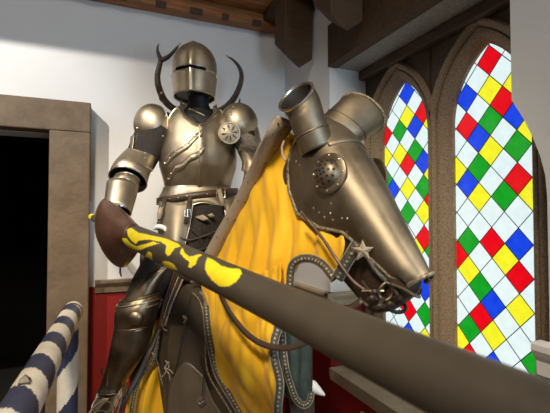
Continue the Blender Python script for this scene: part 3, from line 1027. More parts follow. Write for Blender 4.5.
# foot: overlapping lames, pointed toe
sab = None
ft = [(113, 386, 1.97, .055), (109, 395, 1.94, .06), (105, 404, 1.91, .06), (101, 413, 1.88, .056), (97, 421, 1.85, .048), (93, 428, 1.82, .036), (89, 434, 1.80, .018)]
mb = MB(); mb.eloft([(at(x, y, d), RV * r * .95 + ZV * .01, nrm(FV * .6 + ZV * .8) * r * .8) for x, y, d, r in ft], 24, sub=3)
sab = mb.build('sabaton', 'steel_dark', knight)
for k, (x, y, d, r) in enumerate(ft[1:6]):
    mb = MB()
    mb.tube([at(x, y, d) + (RV * r * .98 + ZV * .01) * math.cos(t) + nrm(FV * .6 + ZV * .8) * r * .85 * math.sin(t) for t in np.linspace(0, 2 * PI, 28)], .004, 6)
    mb.build('lame', 'steel', sab)
mb = MB()
mb.tube([at(127, 383, 1.92), at(122, 398, 1.86), at(117, 414, 1.82), at(113, 424, 1.80)], .006, 8, sub=4)
mb.build('spur_strap', 'leather', sab)
strap('stirrup_leather', cr(np.array([at(160, 326, 2.0), at(150, 350, 1.93), at(140, 372, 1.90), at(128, 394, 1.86), at(119, 410, 1.84)]), 5), .022, 'black', sab, up=RV + ZV * .3)
stp = MB()
tq = [at(126, 300, 1.93)]
# ---- left leg, on the far side of the horse
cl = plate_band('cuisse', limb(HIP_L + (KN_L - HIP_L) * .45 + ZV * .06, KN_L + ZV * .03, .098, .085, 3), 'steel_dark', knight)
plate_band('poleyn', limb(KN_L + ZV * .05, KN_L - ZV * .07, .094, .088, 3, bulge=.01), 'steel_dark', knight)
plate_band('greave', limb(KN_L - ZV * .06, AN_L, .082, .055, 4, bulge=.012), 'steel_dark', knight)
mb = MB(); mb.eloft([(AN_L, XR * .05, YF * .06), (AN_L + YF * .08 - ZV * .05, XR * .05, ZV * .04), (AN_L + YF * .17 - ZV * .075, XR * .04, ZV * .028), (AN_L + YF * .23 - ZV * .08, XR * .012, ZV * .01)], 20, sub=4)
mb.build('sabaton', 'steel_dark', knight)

# =================================================================== LANCE
LA, LB = at(120, 230, 1.90), at(552, 431, 0.385)
LD = nrm(LB - LA)
LL = np.linalg.norm(LB - LA)
lance = empty('lance', LA - LD * .3, 'long dark brown lance with yellow painted flames, held out towards the lower right', 'lance')
NS, NA = 640, 120
u_ = nrm(np.cross(LD, ZV)); v_ = np.cross(u_, LD)      # v_ up, u_ to the side
# profile: distance along from the hand, radius
PR = [(-.83, .010), (-.80, .020), (-.60, .024), (-.30, .027), (-.14, .030), (-.05, .026), (0.0, .034), (.05, .044), (.12, .047), (.45, .047), (.8, .042), (1.1, .0385), (1.4, .0385), (1.6, .0405), (1.75, .0425), (2.0, .0425), (2.5, .036), (2.55, .03)]
# painted flames: outlines along the shaft (metres from the hand, degrees round it), the same again on the far side
FLAMES = [
   [ (1.047, 53), (1.072, 25), (1.113, 4), (1.161, -5), (1.204, 8), (1.23, 34), (1.22, 65), (1.186, 83), (1.166, 67), (1.122, 62), (1.059, 74), (1.027, 74) ],
   [ (0.855, 70), (0.885, 41), (0.941, 29), (0.971, 26), (0.973, 9), (0.992, 8), (1.013, 28), (0.995, 55), (0.995, 72), (0.978, 74), (0.968, 55), (0.949, 44), (0.913, 49) ],
   [ (0.29, 39), (0.298, 59), (0.442, 49), (0.571, 63), (0.69, 82), (0.796, 82), (0.842, 71), (0.827, 51), (0.833, 24), (0.815, 10), (0.786, 19), (0.761, 47), (0.694, 52), (0.593, 40), (0.502, 17), (0.476, -1), (0.421, 2), (0.352, 15) ],
   [ (0.25, -9), (0.327, 3), (0.399, -10), (0.492, -9), (0.594, 19), (0.638, 39), (0.699, 43), (0.65, 21), (0.536, -18), (0.417, -40), (0.273, -49) ],
   [ (0.537, -53), (0.635, -5), (0.667, -10), (0.642, -45), (0.58, -59) ],
   [ (0.751, -29), (0.801, -10), (0.867, -7), (0.891, -27), (0.827, -42), (0.741, -59) ],
]


def motif(s, th):
    for rep in (0, 180):
        d = (th - rep + 180) % 360 - 180
        for poly in FLAMES:
            inside = False
            for k in range(len(poly)):
                (s0, t0), (s1, t1) = poly[k - 1], poly[k]
                if (t0 > d) != (t1 > d) and s < s0 + (s1 - s0) * (d - t0) / (t1 - t0): inside = not inside
            if inside: return True
    return False


mb = MB()
rr = []
S0, S1 = PR[0][0], PR[-1][0]
ss = [S0 + (S1 - S0) * i / NS for i in range(NS + 1)]
px_, pr_ = [q[0] for q in PR], [q[1] for q in PR]
for s_ in ss:
    r = np.interp(s_, px_, pr_)
    rr.append([LA + LD * s_ + (u_ * math.cos(2 * PI * j / NA) + v_ * math.sin(2 * PI * j / NA)) * r for j in range(NA)])


def lm(i, j):
    s_ = ss[i]
    if s_ < -.70: return 1
    if s_ < 0.015 or s_ > 1.4: return 0
    return 1 if motif(s_, 360.0 * j / NA) else 0


mb.rings(rr, True, True, mfn=lm)
shaft = mb.build('shaft', ['lance_paint', 'lance_yellow'], lance, angle=180)
# leather hand guard, a flared bell
GC = at(117, 230, 1.92)
gu = nrm(LD + RV * .12)
sidev = nrm(np.cross(gu, ZV)); upv = np.cross(sidev, gu)
gv = []
for s_, ww, hh, ox, oz in ((.285, .0455, .048, 0, 0), (.25, .053, .058, 0, 0), (.20, .060, .072, -.002, -.002), (.13, .074, .104, -.008, -.008), (.06, .086, .132, -.014, -.014), (0, .092, .152, -.018, -.018), (-.05, .088, .158, -.020, -.018)):
    gv.append((LA + LD * s_ + RV * ox + ZV * oz, sidev * ww + RV * ww * .15, upv * hh + RV * hh * -.24))
mb = MB()
arr = cr(np.array([np.concatenate(q) for q in gv]), 5)
rr = []
for q in arr:
    ring = []
    for j in range(48):
        t = 2 * PI * j / 48
        c_, s_ = math.cos(t), math.sin(t)
        ring.append(q[:3] + q[3:6] * math.copysign(abs(c_) ** 1.15, c_) + q[6:9] * math.copysign(abs(s_) ** 1.15, s_))
    rr.append(ring)
mb.rings(rr, False, False)
vam = mb.build('hand_guard', 'leather_red', lance, solid=.006)
mb = MB(); mb.tube(list(rr[-1]) + [rr[-1][0]], .005, 8); mb.build('rolled_edge', 'leather', vam)
mb = MB(); mb.tube([rr[i][12] for i in range(len(rr))], .004, 8); mb.build('seam', 'leather', vam)
mb = MB(); mb.tube(list(rr[1]) + [rr[1][0]], .006, 8); mb.build('collar', 'leather_red', vam)
for k in range(9):
    i = 3 + 2 * k
    p = rr[min(i, len(rr) - 1)][16]; rivet(p, p - GC, .0035, vam, 'leather', 'stud')
mb = MB(); q = rr[-1][36]; mb.tube([q, q - ZV * .03, q - ZV * .05 + RV * .006], [.004, .005, .003], 8); mb.build('tie_end', 'leather', vam)

# =================================================================== ANTLERS ON THE WALL
AC = at(199, 112, 2.86)
ant = empty('mounted_antlers', (AC[0], YB, AC[2]), 'pair of dark stag antlers mounted on the pale wall behind the helmet', 'antlers')
mb = MB()
outl = [(math.cos(t) * .10, math.sin(t) * .14 - .03 * math.cos(2 * t)) for t in np.linspace(0, 2 * PI, 32, endpoint=False)]
mb.rings([[(AC[0] + x * k, YB - y, AC[2] + z * k) for x, z in outl] for k, y in ((1, 0.0), (1, .018), (.88, .03))])
mb.build('shield_board', 'timber_dark', ant)
mb = MB()
mb.eloft([((AC[0], YB - .03, AC[2] - .04), (.03, 0, 0), (0, 0, .03)), ((AC[0], YB - .055, AC[2]), (.055, 0, 0), (0, 0, .05)), ((AC[0], YB - .085, AC[2] + .02), (.045, 0, 0), (0, 0, .035))], 18, sub=4)
mb.build('skull_plate', 'antler_tip', ant)


def antler(beams, name='antler'):
    m = MB()
    for pts in beams:
        m.tube([at(x, y, d) for x, y, d, r in pts], [r for *_, r in pts], 10, sub=6)
    o = m.build(name, 'antler', ant)
    for k, pts in enumerate(beams[:1] if len(beams) == 2 else beams[1:]):
        m = MB()
        (x0, y0, d0, r0), (x1, y1, d1, r1) = pts[-2], pts[-1]
        m.tube([at(x0 + (x1 - x0) * .55, y0 + (y1 - y0) * .55, d0 + (d1 - d0) * .55 - .001), at(x1, y1, d1)], [r0 * .5 + r1 * .5 + .001, r1 + .0008], 8)
        m.build('antler_tip', 'antler_tip', o)
    return o


antler([[(190, 112, 2.80, .020), (176, 110, 2.72, .022), (165, 101, 2.64, .022), (159, 88, 2.58, .021), (157.5, 76, 2.56, .018), (160, 64, 2.55, .016), (161, 59, 2.55, .014)],
        [(161, 60, 2.55, .015), (158, 53, 2.54, .011), (157.5, 48, 2.54, .007), (159, 43, 2.54, .003)],
        [(160, 61, 2.55, .016), (168, 57, 2.52, .013), (175, 50, 2.50, .009), (180.5, 43, 2.49, .003)],
        [(165, 101, 2.64, .02), (161, 99, 2.60, .012), (160.5, 95, 2.57, .008), (162, 92, 2.55, .003)]])
antler([[(208, 112, 2.86, .020), (221, 110, 2.84, .022), (232, 101, 2.80, .021), (239, 88, 2.76, .018), (241.5, 76, 2.73, .015), (239, 67, 2.71, .012), (233, 60, 2.70, .008), (225.5, 55, 2.69, .003)],
        [(231, 103, 2.80, .02), (236, 106, 2.75, .012), (239, 103, 2.73, .008), (240, 98, 2.72, .003)]])

# =================================================================== STRIPED BARRIER
BX = -0.168
bar = empty('tilt_barrier', (BX, 1.95, 0), 'blue and white striped round rail on a striped post by the door frame', 'barrier')


def striped(path, r, ring_len, name, twist, parent, n=48, step=.008, endr=None):
    path = np.asarray(path, float)
    L = np.linalg.norm(path[-1] - path[0])
    k = int(L / step)
    T = nrm(path[-1] - path[0])
    a = nrm(np.cross(T, ZV if abs(T[2]) < .9 else RV)); b_ = np.cross(T, a)
    m = MB()
    R0 = []
    for i in range(k + 1):
        rr_ = r
        if endr:
            rr_ = r * min(1.0, math.sqrt(max(0.0, 1 - (1 - min(1, (i * step) / endr)) ** 2)) + .25)
        R0.append([path[0] + T * (L * i / k) + (a * math.cos(2 * PI * j / n) + b_ * math.sin(2 * PI * j / n)) * rr_ for j in range(n)])
    m.rings(R0, True, True, mfn=lambda i, j: int(((L * i / k) / ring_len + twist * j / n) % 1.0 < .5))
    return m.build(name, ['stripe_white', 'stripe_blue'], parent, angle=60)


rail = striped([(BX + .046, 2.13, 1.125), (BX - .068, -0.6, 1.125)], .042, .24, 'rail', 1.0, bar, endr=.02)
post = striped([(BX + .040, 1.93, 1.084), (BX + .040, 1.93, 0.0)], .040, .30, 'post', -1.0, bar)
mb = MB()
mb.tube([(BX + .0437, 2.075, 1.125), (BX + .0428, 2.055, 1.125)], .0445, 32)
mb.build('end_band', 'leather', rail)
mb = MB()
sc = np.array([BX + .004, 1.12, 1.168])
mb.rings([[sc + np.array([math.cos(t), math.sin(t), 0]) * r + ZV * z for t in np.linspace(PI / 4, 2 * PI + PI / 4, 5)[:4]] for r, z in ((.017, -.004), (.017, .004), (.002, .018))])
mb.build('stud', 'leather', rail, smooth=False)

# =================================================================== HORSE
HB = RV * .60 - FV * .80                   # body heading
LT = -RV * .80 - FV * .60                  # its right side (towards the viewer's left)
HW0 = W(-.30, 0, 2.02)
horse = empty('horse', HW0 - HB * .2, 'life size brown horse in steel face armour and yellow cloth barding, carrying the knight', 'horse')


def B(s, l, z):
    return HW0 + HB * s + LT * l + ZV * z


# head frame
UH = RV * .325 * 1.0 - ZV * .815 - FV * .48
UH = nrm(UH)
HH = nrm(RV * .559 - FV * .829)
LH = nrm(-RV * .829 - FV * .559)
NH = nrm(np.cross(LH, UH))
if np.dot(NH, ZV) < 0: NH = -NH
AX0, AX1 = W(.165, 1.857, 1.506), W(.405, 1.348, 1.15)


def Hd(t, l, n):
    return AX0 + (AX1 - AX0) * t + LH * l + NH * n


mb = MB()
# trunk
mb.eloft([(B(.28, -.04, .98), LT * .05, ZV * .08), (B(.24, -.05, .96), LT * .10, ZV * .17), (B(.15, -.06, .92), LT * .13, ZV * .24), (B(.02, -.06, .90), LT * .145, ZV * .28), (B(-.2, -.04, .91), LT * .18, ZV * .28), (B(-.45, 0, .93), LT * .225, ZV * .28), (B(-.65, 0, .97), LT * .20, ZV * .26), (B(-.78, 0, .98), LT * .12, ZV * .17), (B(-.82, 0, .98), LT * .03, ZV * .05)], 28, sub=4)
# neck: crest side / throat side
NK = [(B(-.05, -.05, .96), .12, .22, 0), (B(.12, -.06, 1.10), .105, .20, 0), (W(-.06, 1.41, 1.86), .08, .165, None), (W(.04, 1.58, 1.71), .08, .14, None), (W(.095, 1.70, 1.57), .065, .12, None), (W(.15, 1.77, 1.50), .075, .10, None)]
cs = [q[0] for q in NK]
sec = []
for i, q in enumerate(NK):
    T = nrm(cs[min(i + 1, len(cs) - 1)] - cs[max(i - 1, 0)])
    Bv = nrm(np.cross(T, LT))
    sec.append((q[0], LT * q[1], Bv * q[2]))
mb.eloft(sec, 28, sub=5)
# head
hs = []
for t, w_, h_, e_ in ((-.10, .045, .02, .10), (-.03, .070, .055, .17), (.08, .082, .07, .205), (.25, .088, .075, .235), (.4, .086, .07, .245), (.55, .075, .06, .262), (.7, .060, .05, .245), (.82, .053, .042, .222), (.91, .055, .030, .205), (.965, .050, .012, .188), (1.0, .030, -.02, .140)):
    c = Hd(t, 0, (h_ - e_) / 2)
    hs.append((c, LH * w_, NH * (h_ + e_) / 2))
mb.eloft(hs, 28, p=2.3, sub=4)
# legs
for s_, l_ in ((.10, .02), (.12, -.15)):
    mb.tube([B(s_, l_, .95), B(s_ + .01, l_, .72), B(s_, l_, .50), B(s_ + .01, l_, .46), B(s_, l_, .20), B(s_ + .03, l_, .10), B(s_ + .05, l_, .06), B(s_ + .055, l_, .0)], [.12, .085, .058, .058, .038, .046, .055, .066], 16, sub=3)
for s_, l_ in ((-.60, .13), (-.60, -.13)):
    mb.tube([B(s_ + .02, l_, 1.0), B(s_ + .08, l_, .74), B(s_ - .05, l_, .52), B(s_ - .08, l_, .44), B(s_ - .05, l_, .20), B(s_ - .02, l_, .10), B(s_, l_, .06), B(s_ + .01, l_, .0)], [.15, .105, .062, .05, .038, .046, .055, .066], 16, sub=3)
mb.build('body', 'hide', horse, remesh=0.014, smoothing=4, angle=180)

# muzzle details: nostril, lips
for l_ in (1, -1):
    mb = MB(); c = Hd(.965, .048 * l_, -.055)
    mb.tube([c + UH * .012 + NH * .012, c + UH * .004 + NH * .018 + LH * l_ * .004, c - UH * .012 + NH * .008, c - UH * .010 - NH * .008, c + UH * .006 - NH * .010, c + UH * .012 + NH * .012], .006, 8, sub=4)
    mb.build('nostril', 'hide', horse)
mb = MB()
mb.tube([Hd(.84, .054, -.125), Hd(.90, .054, -.118), Hd(.97, .046, -.108), Hd(1.02, .022, -.10), Hd(1.02, -.022, -.10), Hd(.97, -.046, -.108), Hd(.84, -.054, -.125)], .006, 8, sub=5)
mb.build('lip', 'hide', horse)

# ------------------------------------------------ chamfron
CW = [0, .08, .2, .35, .5, .6, .7, .8, .9, .94, .955, .967]
WW = [.088, .098, .106, .108, .096, .084, .074, .066, .054, .045, .040, .036]
HHt = [.080, .088, .092, .090, .080, .072, .064, .056, .050, .047, .047, .050]
EE = [.09, .14, .18, .195, .145, .078, .058, .045, .030, -.006, -.022, -.030]


def cham(t, s, g=0.0):
    """t along the face, s -1..1 across (+ = the near side)"""
    w_, h_, e_ = np.interp(t, CW, WW), np.interp(t, CW, HHt), np.interp(t, CW, EE)
    a = abs(s)
    if a < .55:
        ph = a / .55 * PI / 2
        l = (w_ + g) * math.sin(ph) ** .9
        n = (h_ + g) * math.cos(ph) ** .95
    else:
        f = (a - .55) / .45
        l = (w_ + g) - .012 * f * f
        n = -e_ * f
    # ridge down the middle
    n += .010 * max(0, 1 - a / .16) * min(1, t * 3)
    return Hd(t, math.copysign(l, s), n)


def smooth_interp(x, X, Y):
    return np.interp(x, X, Y)


tt = cr(np.array(CW).reshape(-1, 1), 6)[:, 0]
ssx = np.linspace(-1, 1, 81)
mb = MB()
mb.grid([[cham(t, s) for s in ssx] for t in tt])
cf = mb.build('chamfron', 'steel_horse', horse, solid=.005, off=0, angle=180)
for sg in (1, -1):
    mb = MB()
    pth = [cham(t, sg, .002) for t in tt]
    mb.tube(pth, .0068, 8)
    mb.build('roped_edge', 'braid', cf)
mb = MB(); mb.tube([cham(.967, s, .002) for s in ssx], .006, 8); mb.build('roped_edge', 'braid', cf)
# crown edge behind the ears
mb = MB(); mb.tube([cham(0, s, .002) for s in ssx], .005, 8); mb.build('rolled_edge', 'steel_edge', cf)


def cnorm(t, s):
    a = cham(t + .01, s) - cham(t - .01, s); b_ = cham(t, min(1, s + .02)) - cham(t, max(-1, s - .02))
    n = nrm(np.cross(a, b_))
    return n if np.dot(n, cham(t, s) - Hd(t, 0, 0)) > 0 else -n


# pierced eye guards on both sides
for sg in (1, -1):
    te, se = .35, .47 * sg
    c, n = cham(te, se), cnorm(te, se)
    a = nrm(UH - n * np.dot(UH, n)); b_ = np.cross(n, a)
    mb = MB()
    prf = [(.066, -.004), (.066, .004), (.060, .008), (.050, .009), (.047, .010), (.044, .018), (.038, .027), (.028, .034), (.016, .038), (.002, .039)]
    mb.rings([[c + n * h + (a * math.cos(2 * PI * j / 40) + b_ * math.sin(2 * PI * j / 40)) * r for j in range(40)] for r, h in prf], True, True)
    eg = mb.build('eye_guard', 'steel_horse', cf, angle=50)
    if sg == 1:
        for k, (r, h, cnt) in enumerate(((.0375, .0275, 11), (.0235, .0358, 7), (.009, .0385, 4))):
            for q in range(cnt):
                th = 2 * PI * q / cnt + k * .3
                rad = a * math.cos(th) + b_ * math.sin(th)
                pc = c + n * h + rad * r
                slope = {0: .95, 1: .45, 2: .15}[k]
                nn = nrm(n + rad * slope)
                x_ = nrm(np.cross(nn, UH)); y_ = np.cross(nn, x_)
                mb = MB()
                mb.rings([[pc + nn * hh + (x_ * math.cos(2 * PI * j / 12) + y_ * math.sin(2 * PI * j / 12)) * .0046 for j in range(12)] for hh in (-.003, .0012)], True, True)
                mb.build('pierced_hole', 'black', eg)  # raised black disc paints the dark of a hole
        for q in range(8):
            th = 2 * PI * q / 8 + .2
            rivet(c + n * .007 + (a * math.cos(th) + b_ * math.sin(th)) * .057, n, .0042, cf)
# rivets
for t, s in ((.02, .35), (.07, .50), (.10, .40), (.10, .62), (.13, .68), (.16, .74), (.19, .58), (.12, .78), (.45, .84), (.49, .84), (.53, .82), (.50, .75), (.41, .84), (.56, .72), (.58, .66), (.06, -.1), (.14, -.05), (.30, -.22), (.62, .92), (.47, .66)):
    rivet(cham(t, s, .001), cnorm(t, s), .0048, cf)
# crown seam plate between the ears
mb = MB(); mb.grid([[cham(t, s, .004) for s in np.linspace(-.34, .30, 25)] for t in np.linspace(-.005, .22, 12)])
mb.build('crown_plate', 'steel_horse', cf, solid=.004)


def ear(name, secs, rim):
    """secs: centre, A, B"""
    mb = MB()
    arr = cr(np.array([np.concatenate(q) for q in secs]), 5)
    rr = [[q[:3] + q[3:6] * math.cos(2 * PI * j / 36) + q[6:9] * math.sin(2 * PI * j / 36) for j in range(36)] for q in arr]
    mb.rings(rr, False, False)
    o = mb.build(name, 'steel_horse', cf, solid=.004, off=-1, angle=180)
    mb = MB(); mb.tube(list(rr[-1]) + [rr[-1][0]], .0048, 8); mb.build('roped_edge', rim, o)
    mb = MB(); mb.tube(list(rr[6]) + [rr[6][0]], .003, 8); mb.build('ridge', 'steel_horse', o)
    mb = MB(); mb.rings([[p + (q[:3] - p) * .12 for p in r] for r, q in zip(rr[1:], arr[1:])], True, False); mb.build('lining', 'black', o, angle=180)  # black inner tube added for the shade inside the ear opening
    return o


ear('ear_tube', [(at(318, 150, 1.40), RV * .058 + ZV * .022, FV * .058), (at(313, 136, 1.385), RV * .056 + ZV * .022, FV * .056), (at(307, 118, 1.375), RV * .053 + ZV * .028, FV * .054), (at(303, 106, 1.37), RV * .051 + ZV * .036, FV * .050 + ZV * .015 - RV * .008), (at(296, 96.5, 1.365), RV * .051 + ZV * .043, FV * .045 + ZV * .032 - RV * .018)], 'steel_edge')
ear('ear_tube', [(at(338, 131, 1.47), RV * .062 - ZV * .050, FV * .055 + RV * .02), (at(345, 126, 1.48), RV * .064 - ZV * .052, FV * .055 - RV * .01), (at(354, 119, 1.50), RV * .067 - ZV * .055, FV * .054 - RV * .02 - ZV * .02), (at(362, 113, 1.52), RV * .072 - ZV * .058, FV * .052 - RV * .03 - ZV * .03)], 'braid')

# ------------------------------------------------ caparison (yellow cloth)
def folds(u, v, p):
    q = float(np.dot(p, HB)); z = float(p[2])
    w_ = q + .02 * math.sin(z * 11 + 1) + .06 * (z - 1.5)
    a = .020 * (abs(math.sin(w_ * 27 + .8 * math.sin(z * 5))) ** .8 - .5) + .008 * math.sin(w_ * 61 + 3 * math.sin(z * 6)) + .002 * math.sin(w_ * 140 + z * 9)
    return a * min(1, 4 * v + .15) * min(1, 5 * (1 - u) + .25)


neck_c = [[(203, 284, 1.98), (219, 248, 1.88), (239, 208, 1.77), (259, 170, 1.64), (284, 128, 1.50)],
          [(206, 290, 1.90), (232, 258, 1.78), (256, 222, 1.66), (277, 188, 1.565), (300, 168, 1.53)],
          [(208, 300, 1.84), (240, 276, 1.70), (267, 244, 1.58), (293, 220, 1.50), (320, 208, 1.46)],
          [(212, 315, 1.80), (246, 296, 1.65), (276, 262, 1.53), (306, 246, 1.44), (345, 240, 1.295)],
          [(216, 330, 1.78), (250, 318, 1.62), (290, 283, 1.50), (307, 258, 1.44), (333, 278, 1.335)]]
G1 = patch([[at(*q) for q in r] for r in neck_c], 16, 12, folds)
chest_c = [[(200, 280, 1.90), (222, 276, 1.78), (246, 274, 1.66), (270, 272, 1.57), (289, 264, 1.505)],
           [(205, 305, 1.87), (225, 305, 1.74), (245, 305, 1.63), (267, 303, 1.54), (286, 296, 1.48)],
           [(208, 340, 1.82), (226, 340, 1.71), (244, 340, 1.60), (264, 340, 1.52), (281, 335, 1.46)],
           [(215, 376, 1.79), (232, 376, 1.68), (250, 376, 1.58), (268, 376, 1.50), (284, 374, 1.45)],
           [(242, 420, 1.74), (254, 420, 1.67), (266, 420, 1.58), (279, 420, 1.50), (290, 420, 1.44)],
           [(262, 455, 1.73), (270, 458, 1.66), (280, 460, 1.56), (289, 462, 1.49), (297, 462, 1.44)]]


def folds2(u, v, p):
    a = .016 * math.sin(u * 13 + 2.5 * v + 1.5 * math.sin(v * 5)) * (.5 + .5 * v)
    b_ = .016 * abs(math.sin((v * 2.1 - u * 1.3) * 4.2)) ** .8 + .014 * abs(math.sin((v * 2.7 + u * 1.9) * 4.0 + 1)) ** .8
    c_ = .006 * abs(math.sin((v * 4.7 - u * 3.1) * 3.0 + 2 * math.sin(u * 5)))
    return (a + b_ + c_ + .005 * math.sin(u * 52 + v * 9) * (1 - v)) * min(1, 5 * u)


G2 = patch([[at(*q) for q in r] for r in chest_c], 16, 14, folds2)
mb = MB(); mb.grid(G1); mb.grid(G2)
# far side of the neck, hanging from the crest
far = []
for r in range(4):
    far.append([])
    for k, (px, py, d) in enumerate(neck_c[0]):
        p = at(px, py, d)
        off = [0, .16, .20, .22][r]; dr = [0, .14, .34, .60][r]
        far[-1].append(p - LT * off * (1 - .12 * k) - ZV * dr * (1 - .14 * k) + HB * .02 * r)
mb.grid(patch(far, 12, 10, lambda u, v, p: .010 * math.sin(u * 36) * v))
cap = mb.build('caparison', 'yellow', horse, solid=.004, off=0, angle=180)


def trim(path, w, parent, up, material='trim_dark', dots='cream', sub=6, lift=.006, nd=0, edge='cream'):
    P = cr(np.array(path), sub)
    P = np.array([p + nrm(to_cam(p)) * lift for p in P])
    o = strap('patterned_trim', P, w, material, parent, face=True)
    up = np.asarray(up, float)
    for sg in (1, -1):
        m = MB(); q = []
        for i in range(len(P)):
            t = nrm(P[min(i + 1, len(P) - 1)] - P[max(i - 1, 0)])
            u = nrm(np.cross(t, to_cam(P[i]))); q.append(P[i] + u * sg * w * .5)
        m.tube(q, .0022, 6); m.build('piping', edge, o)
    # small embroidered lozenges down the middle, one pattern mesh
    m = MB()
    L = np.concatenate([[0], np.cumsum(np.linalg.norm(np.diff(P, axis=0), axis=1))])
    cnt = max(2, int(L[-1] / .014))
    for k in range(cnt):
        x = L[-1] * (k + .5) / cnt
        p = np.array([np.interp(x, L, P[:, a]) for a in range(3)])
        i = min(len(P) - 2, int(np.searchsorted(L, x)))
        t = nrm(P[min(i + 1, len(P) - 1)] - P[max(i - 1, 0)]); n = nrm(to_cam(p)); u = nrm(np.cross(t, n))
        s_ = .0035 if k % 2 else .0048
        q = [p + n * .003 + t * s_, p + n * .003 + u * s_ * 1.1, p + n * .003 - t * s_, p + n * .003 - u * s_ * 1.1]
        m.add(q, [(0, 1, 2, 3)])
    eo = m.build('embroidery', dots, o, smooth=False, solid=.002); eo['kind'] = 'stuff'
    return o


trim([at(337, 279, 1.285), at(343, 268, 1.27), at(350, 256, 1.25), at(358, 243, 1.235)], .034, cap, RV - ZV)
trim([at(290, 286, 1.44), at(290.5, 274, 1.44), at(293, 264, 1.43), at(301, 259, 1.41), at(312, 259, 1.385), at(322, 264, 1.35), at(329, 272, 1.32), at(335, 280, 1.30)], .026, cap, ZV, sub=6)
trim([G2[i][-1] for i in range(20, len(G2), 3)], .026, cap, RV, sub=3)
trim([at(206, 306, 1.84), at(208, 330, 1.80), at(212, 352, 1.79), at(216.5, 370, 1.76), at(227, 390, 1.73), at(240, 412, 1.70), at(254, 440, 1.67)], .026, cap, RV, sub=8, lift=.035)
# rolled braid beside it
mb = MB(); mb.tube([at(200, 292, 1.84), at(205, 300, 1.82), at(207, 325, 1.78), at(208.5, 348, 1.77), at(213, 368, 1.765)], .005, 8, sub=8); mb.build('braid_edge', 'braid', cap)

# green lining side of the other half
gl_c = [[(272, 300, 1.60), (290, 302, 1.61), (312, 306, 1.68)], [(274, 340, 1.56), (293, 340, 1.57), (313, 342, 1.66)], [(278, 380, 1.54), (294, 384, 1.56), (313, 382, 1.65)], [(286, 396, 1.54), (300, 406, 1.57), (312, 402, 1.64)]]
mb = MB(); G3 = patch([[at(*q) for q in r] for r in gl_c], 12, 10, lambda u, v, p: .007 * math.sin(u * 22 + v * 3)); mb.grid(G3)
gc = mb.build('lining_cloth', 'green_cloth', horse, solid=.006)
trim([at(282, 322, 1.50), at(283, 345, 1.50), at(286, 368, 1.50), at(291, 386, 1.51), at(296, 399, 1.53), at(303, 405, 1.56), at(309, 402, 1.59), at(312, 392, 1.62)], .020, gc, RV * .6 + ZV * .8, sub=8)
# pale tip standing out behind it
mb = MB(); mb.eloft([(at(304, 386, 1.69), ZV * .026, FV * .025), (at(314, 387, 1.68), ZV * .026, FV * .025), (at(320, 391, 1.67), ZV * .017, FV * .018), (at(325, 395, 1.66), ZV * .004, FV * .004)], 18, sub=4)
mb.build('white_tassel', 'white_cloth', horse)
# grey lower skirt
mb = MB(); mb.grid(patch([[at(288, 388, 1.62), at(302, 396, 1.63), at(314, 392, 1.68)], [at(292, 432, 1.62), at(304, 434, 1.63), at(314, 432, 1.68)]], 6, 6)); mb.build('leg_wrap', 'leather_worn', horse, solid=.006)

# hind cloth under the rider's leg
hc = [[(150, 318, 2.12), (170, 318, 2.10), (192, 318, 2.10)], [(150, 352, 2.14), (166, 352, 2.10), (184, 352, 2.10)], [(134, 386, 2.16), (154, 386, 2.10), (176, 386, 2.10)], [(124, 425, 2.18), (148, 425, 2.12), (176, 425, 2.10)], [(118, 470, 2.2), (146, 470, 2.14), (176, 470, 2.12)]]
mb = MB(); G4 = patch([[at(*q) for q in r] for r in hc], 14, 10, lambda u, v, p: .012 * math.sin(u * 16 + v * 3) + .006 * math.sin(u * 37)); mb.grid(G4)
# the hind quarters, off to the rear
mb.grid(patch([[B(-.35, .10, 1.22), B(-.55, .10, 1.24), B(-.76, .06, 1.20)], [B(-.35, .25, 1.0), B(-.57, .26, 1.0), B(-.80, .16, .98)], [B(-.38, .30, .62), B(-.58, .31, .58), B(-.82, .20, .58)]], 10, 10, lambda u, v, p: .012 * math.sin(u * 24) * v))
hcl = mb.build('hind_cloth', 'yellow', horse, solid=.004, off=0, angle=180)
trim([at(161, 336, 2.05), at(156, 352, 2.05), at(151, 364, 2.06), at(141, 376, 2.08), at(135, 392, 2.08), at(131, 414, 2.09)], .018, hcl, RV, sub=6)
mb = MB(); mb.tube([at(152, 352, 2.03), at(157, 362, 2.03), at(161, 378, 2.03), at(165, 390, 2.03)], .005, 8, sub=6); mb.build('braid_edge', 'braid', hcl)

# ------------------------------------------------ leather flank guard
fl_c = [[(176, 292, 2.02), (190, 284, 1.98), (203, 290, 1.92)], [(166, 318, 2.04), (186, 312, 1.93), (207, 318, 1.86)], [(158, 348, 2.05), (184, 344, 1.90), (210, 346, 1.83)], [(160, 382, 2.05), (188, 380, 1.88), (222, 380, 1.82)], [(166, 425, 2.05), (200, 425, 1.88), (248, 425, 1.80)], [(168, 470, 2.06), (206, 470, 1.90), (262, 470, 1.80)]]
mb = MB(); G5 = patch([[at(*q) for q in r] for r in fl_c], 10, 8); mb.grid(G5)
fg = mb.build('flank_guard', 'leather_grey', horse, solid=.008, angle=180)
mb = MB(); mb.tube([at(191, 296, 1.93), at(185, 322, 1.895), at(180, 350, 1.88), at(172, 385, 1.93), at(166, 414, 1.97)], .0028, 6, sub=6); mb.build('seam', 'black', fg)
mb = MB(); mb.tube([at(193, 293, 1.93), at(199, 300, 1.88), at(203, 312, 1.85), at(205, 335, 1.82), at(206, 362, 1.81), at(210, 378, 1.80), at(222, 398, 1.78), at(238, 424, 1.76)], .004, 8, sub=6); mb.build('braid_edge', 'braid', fg)
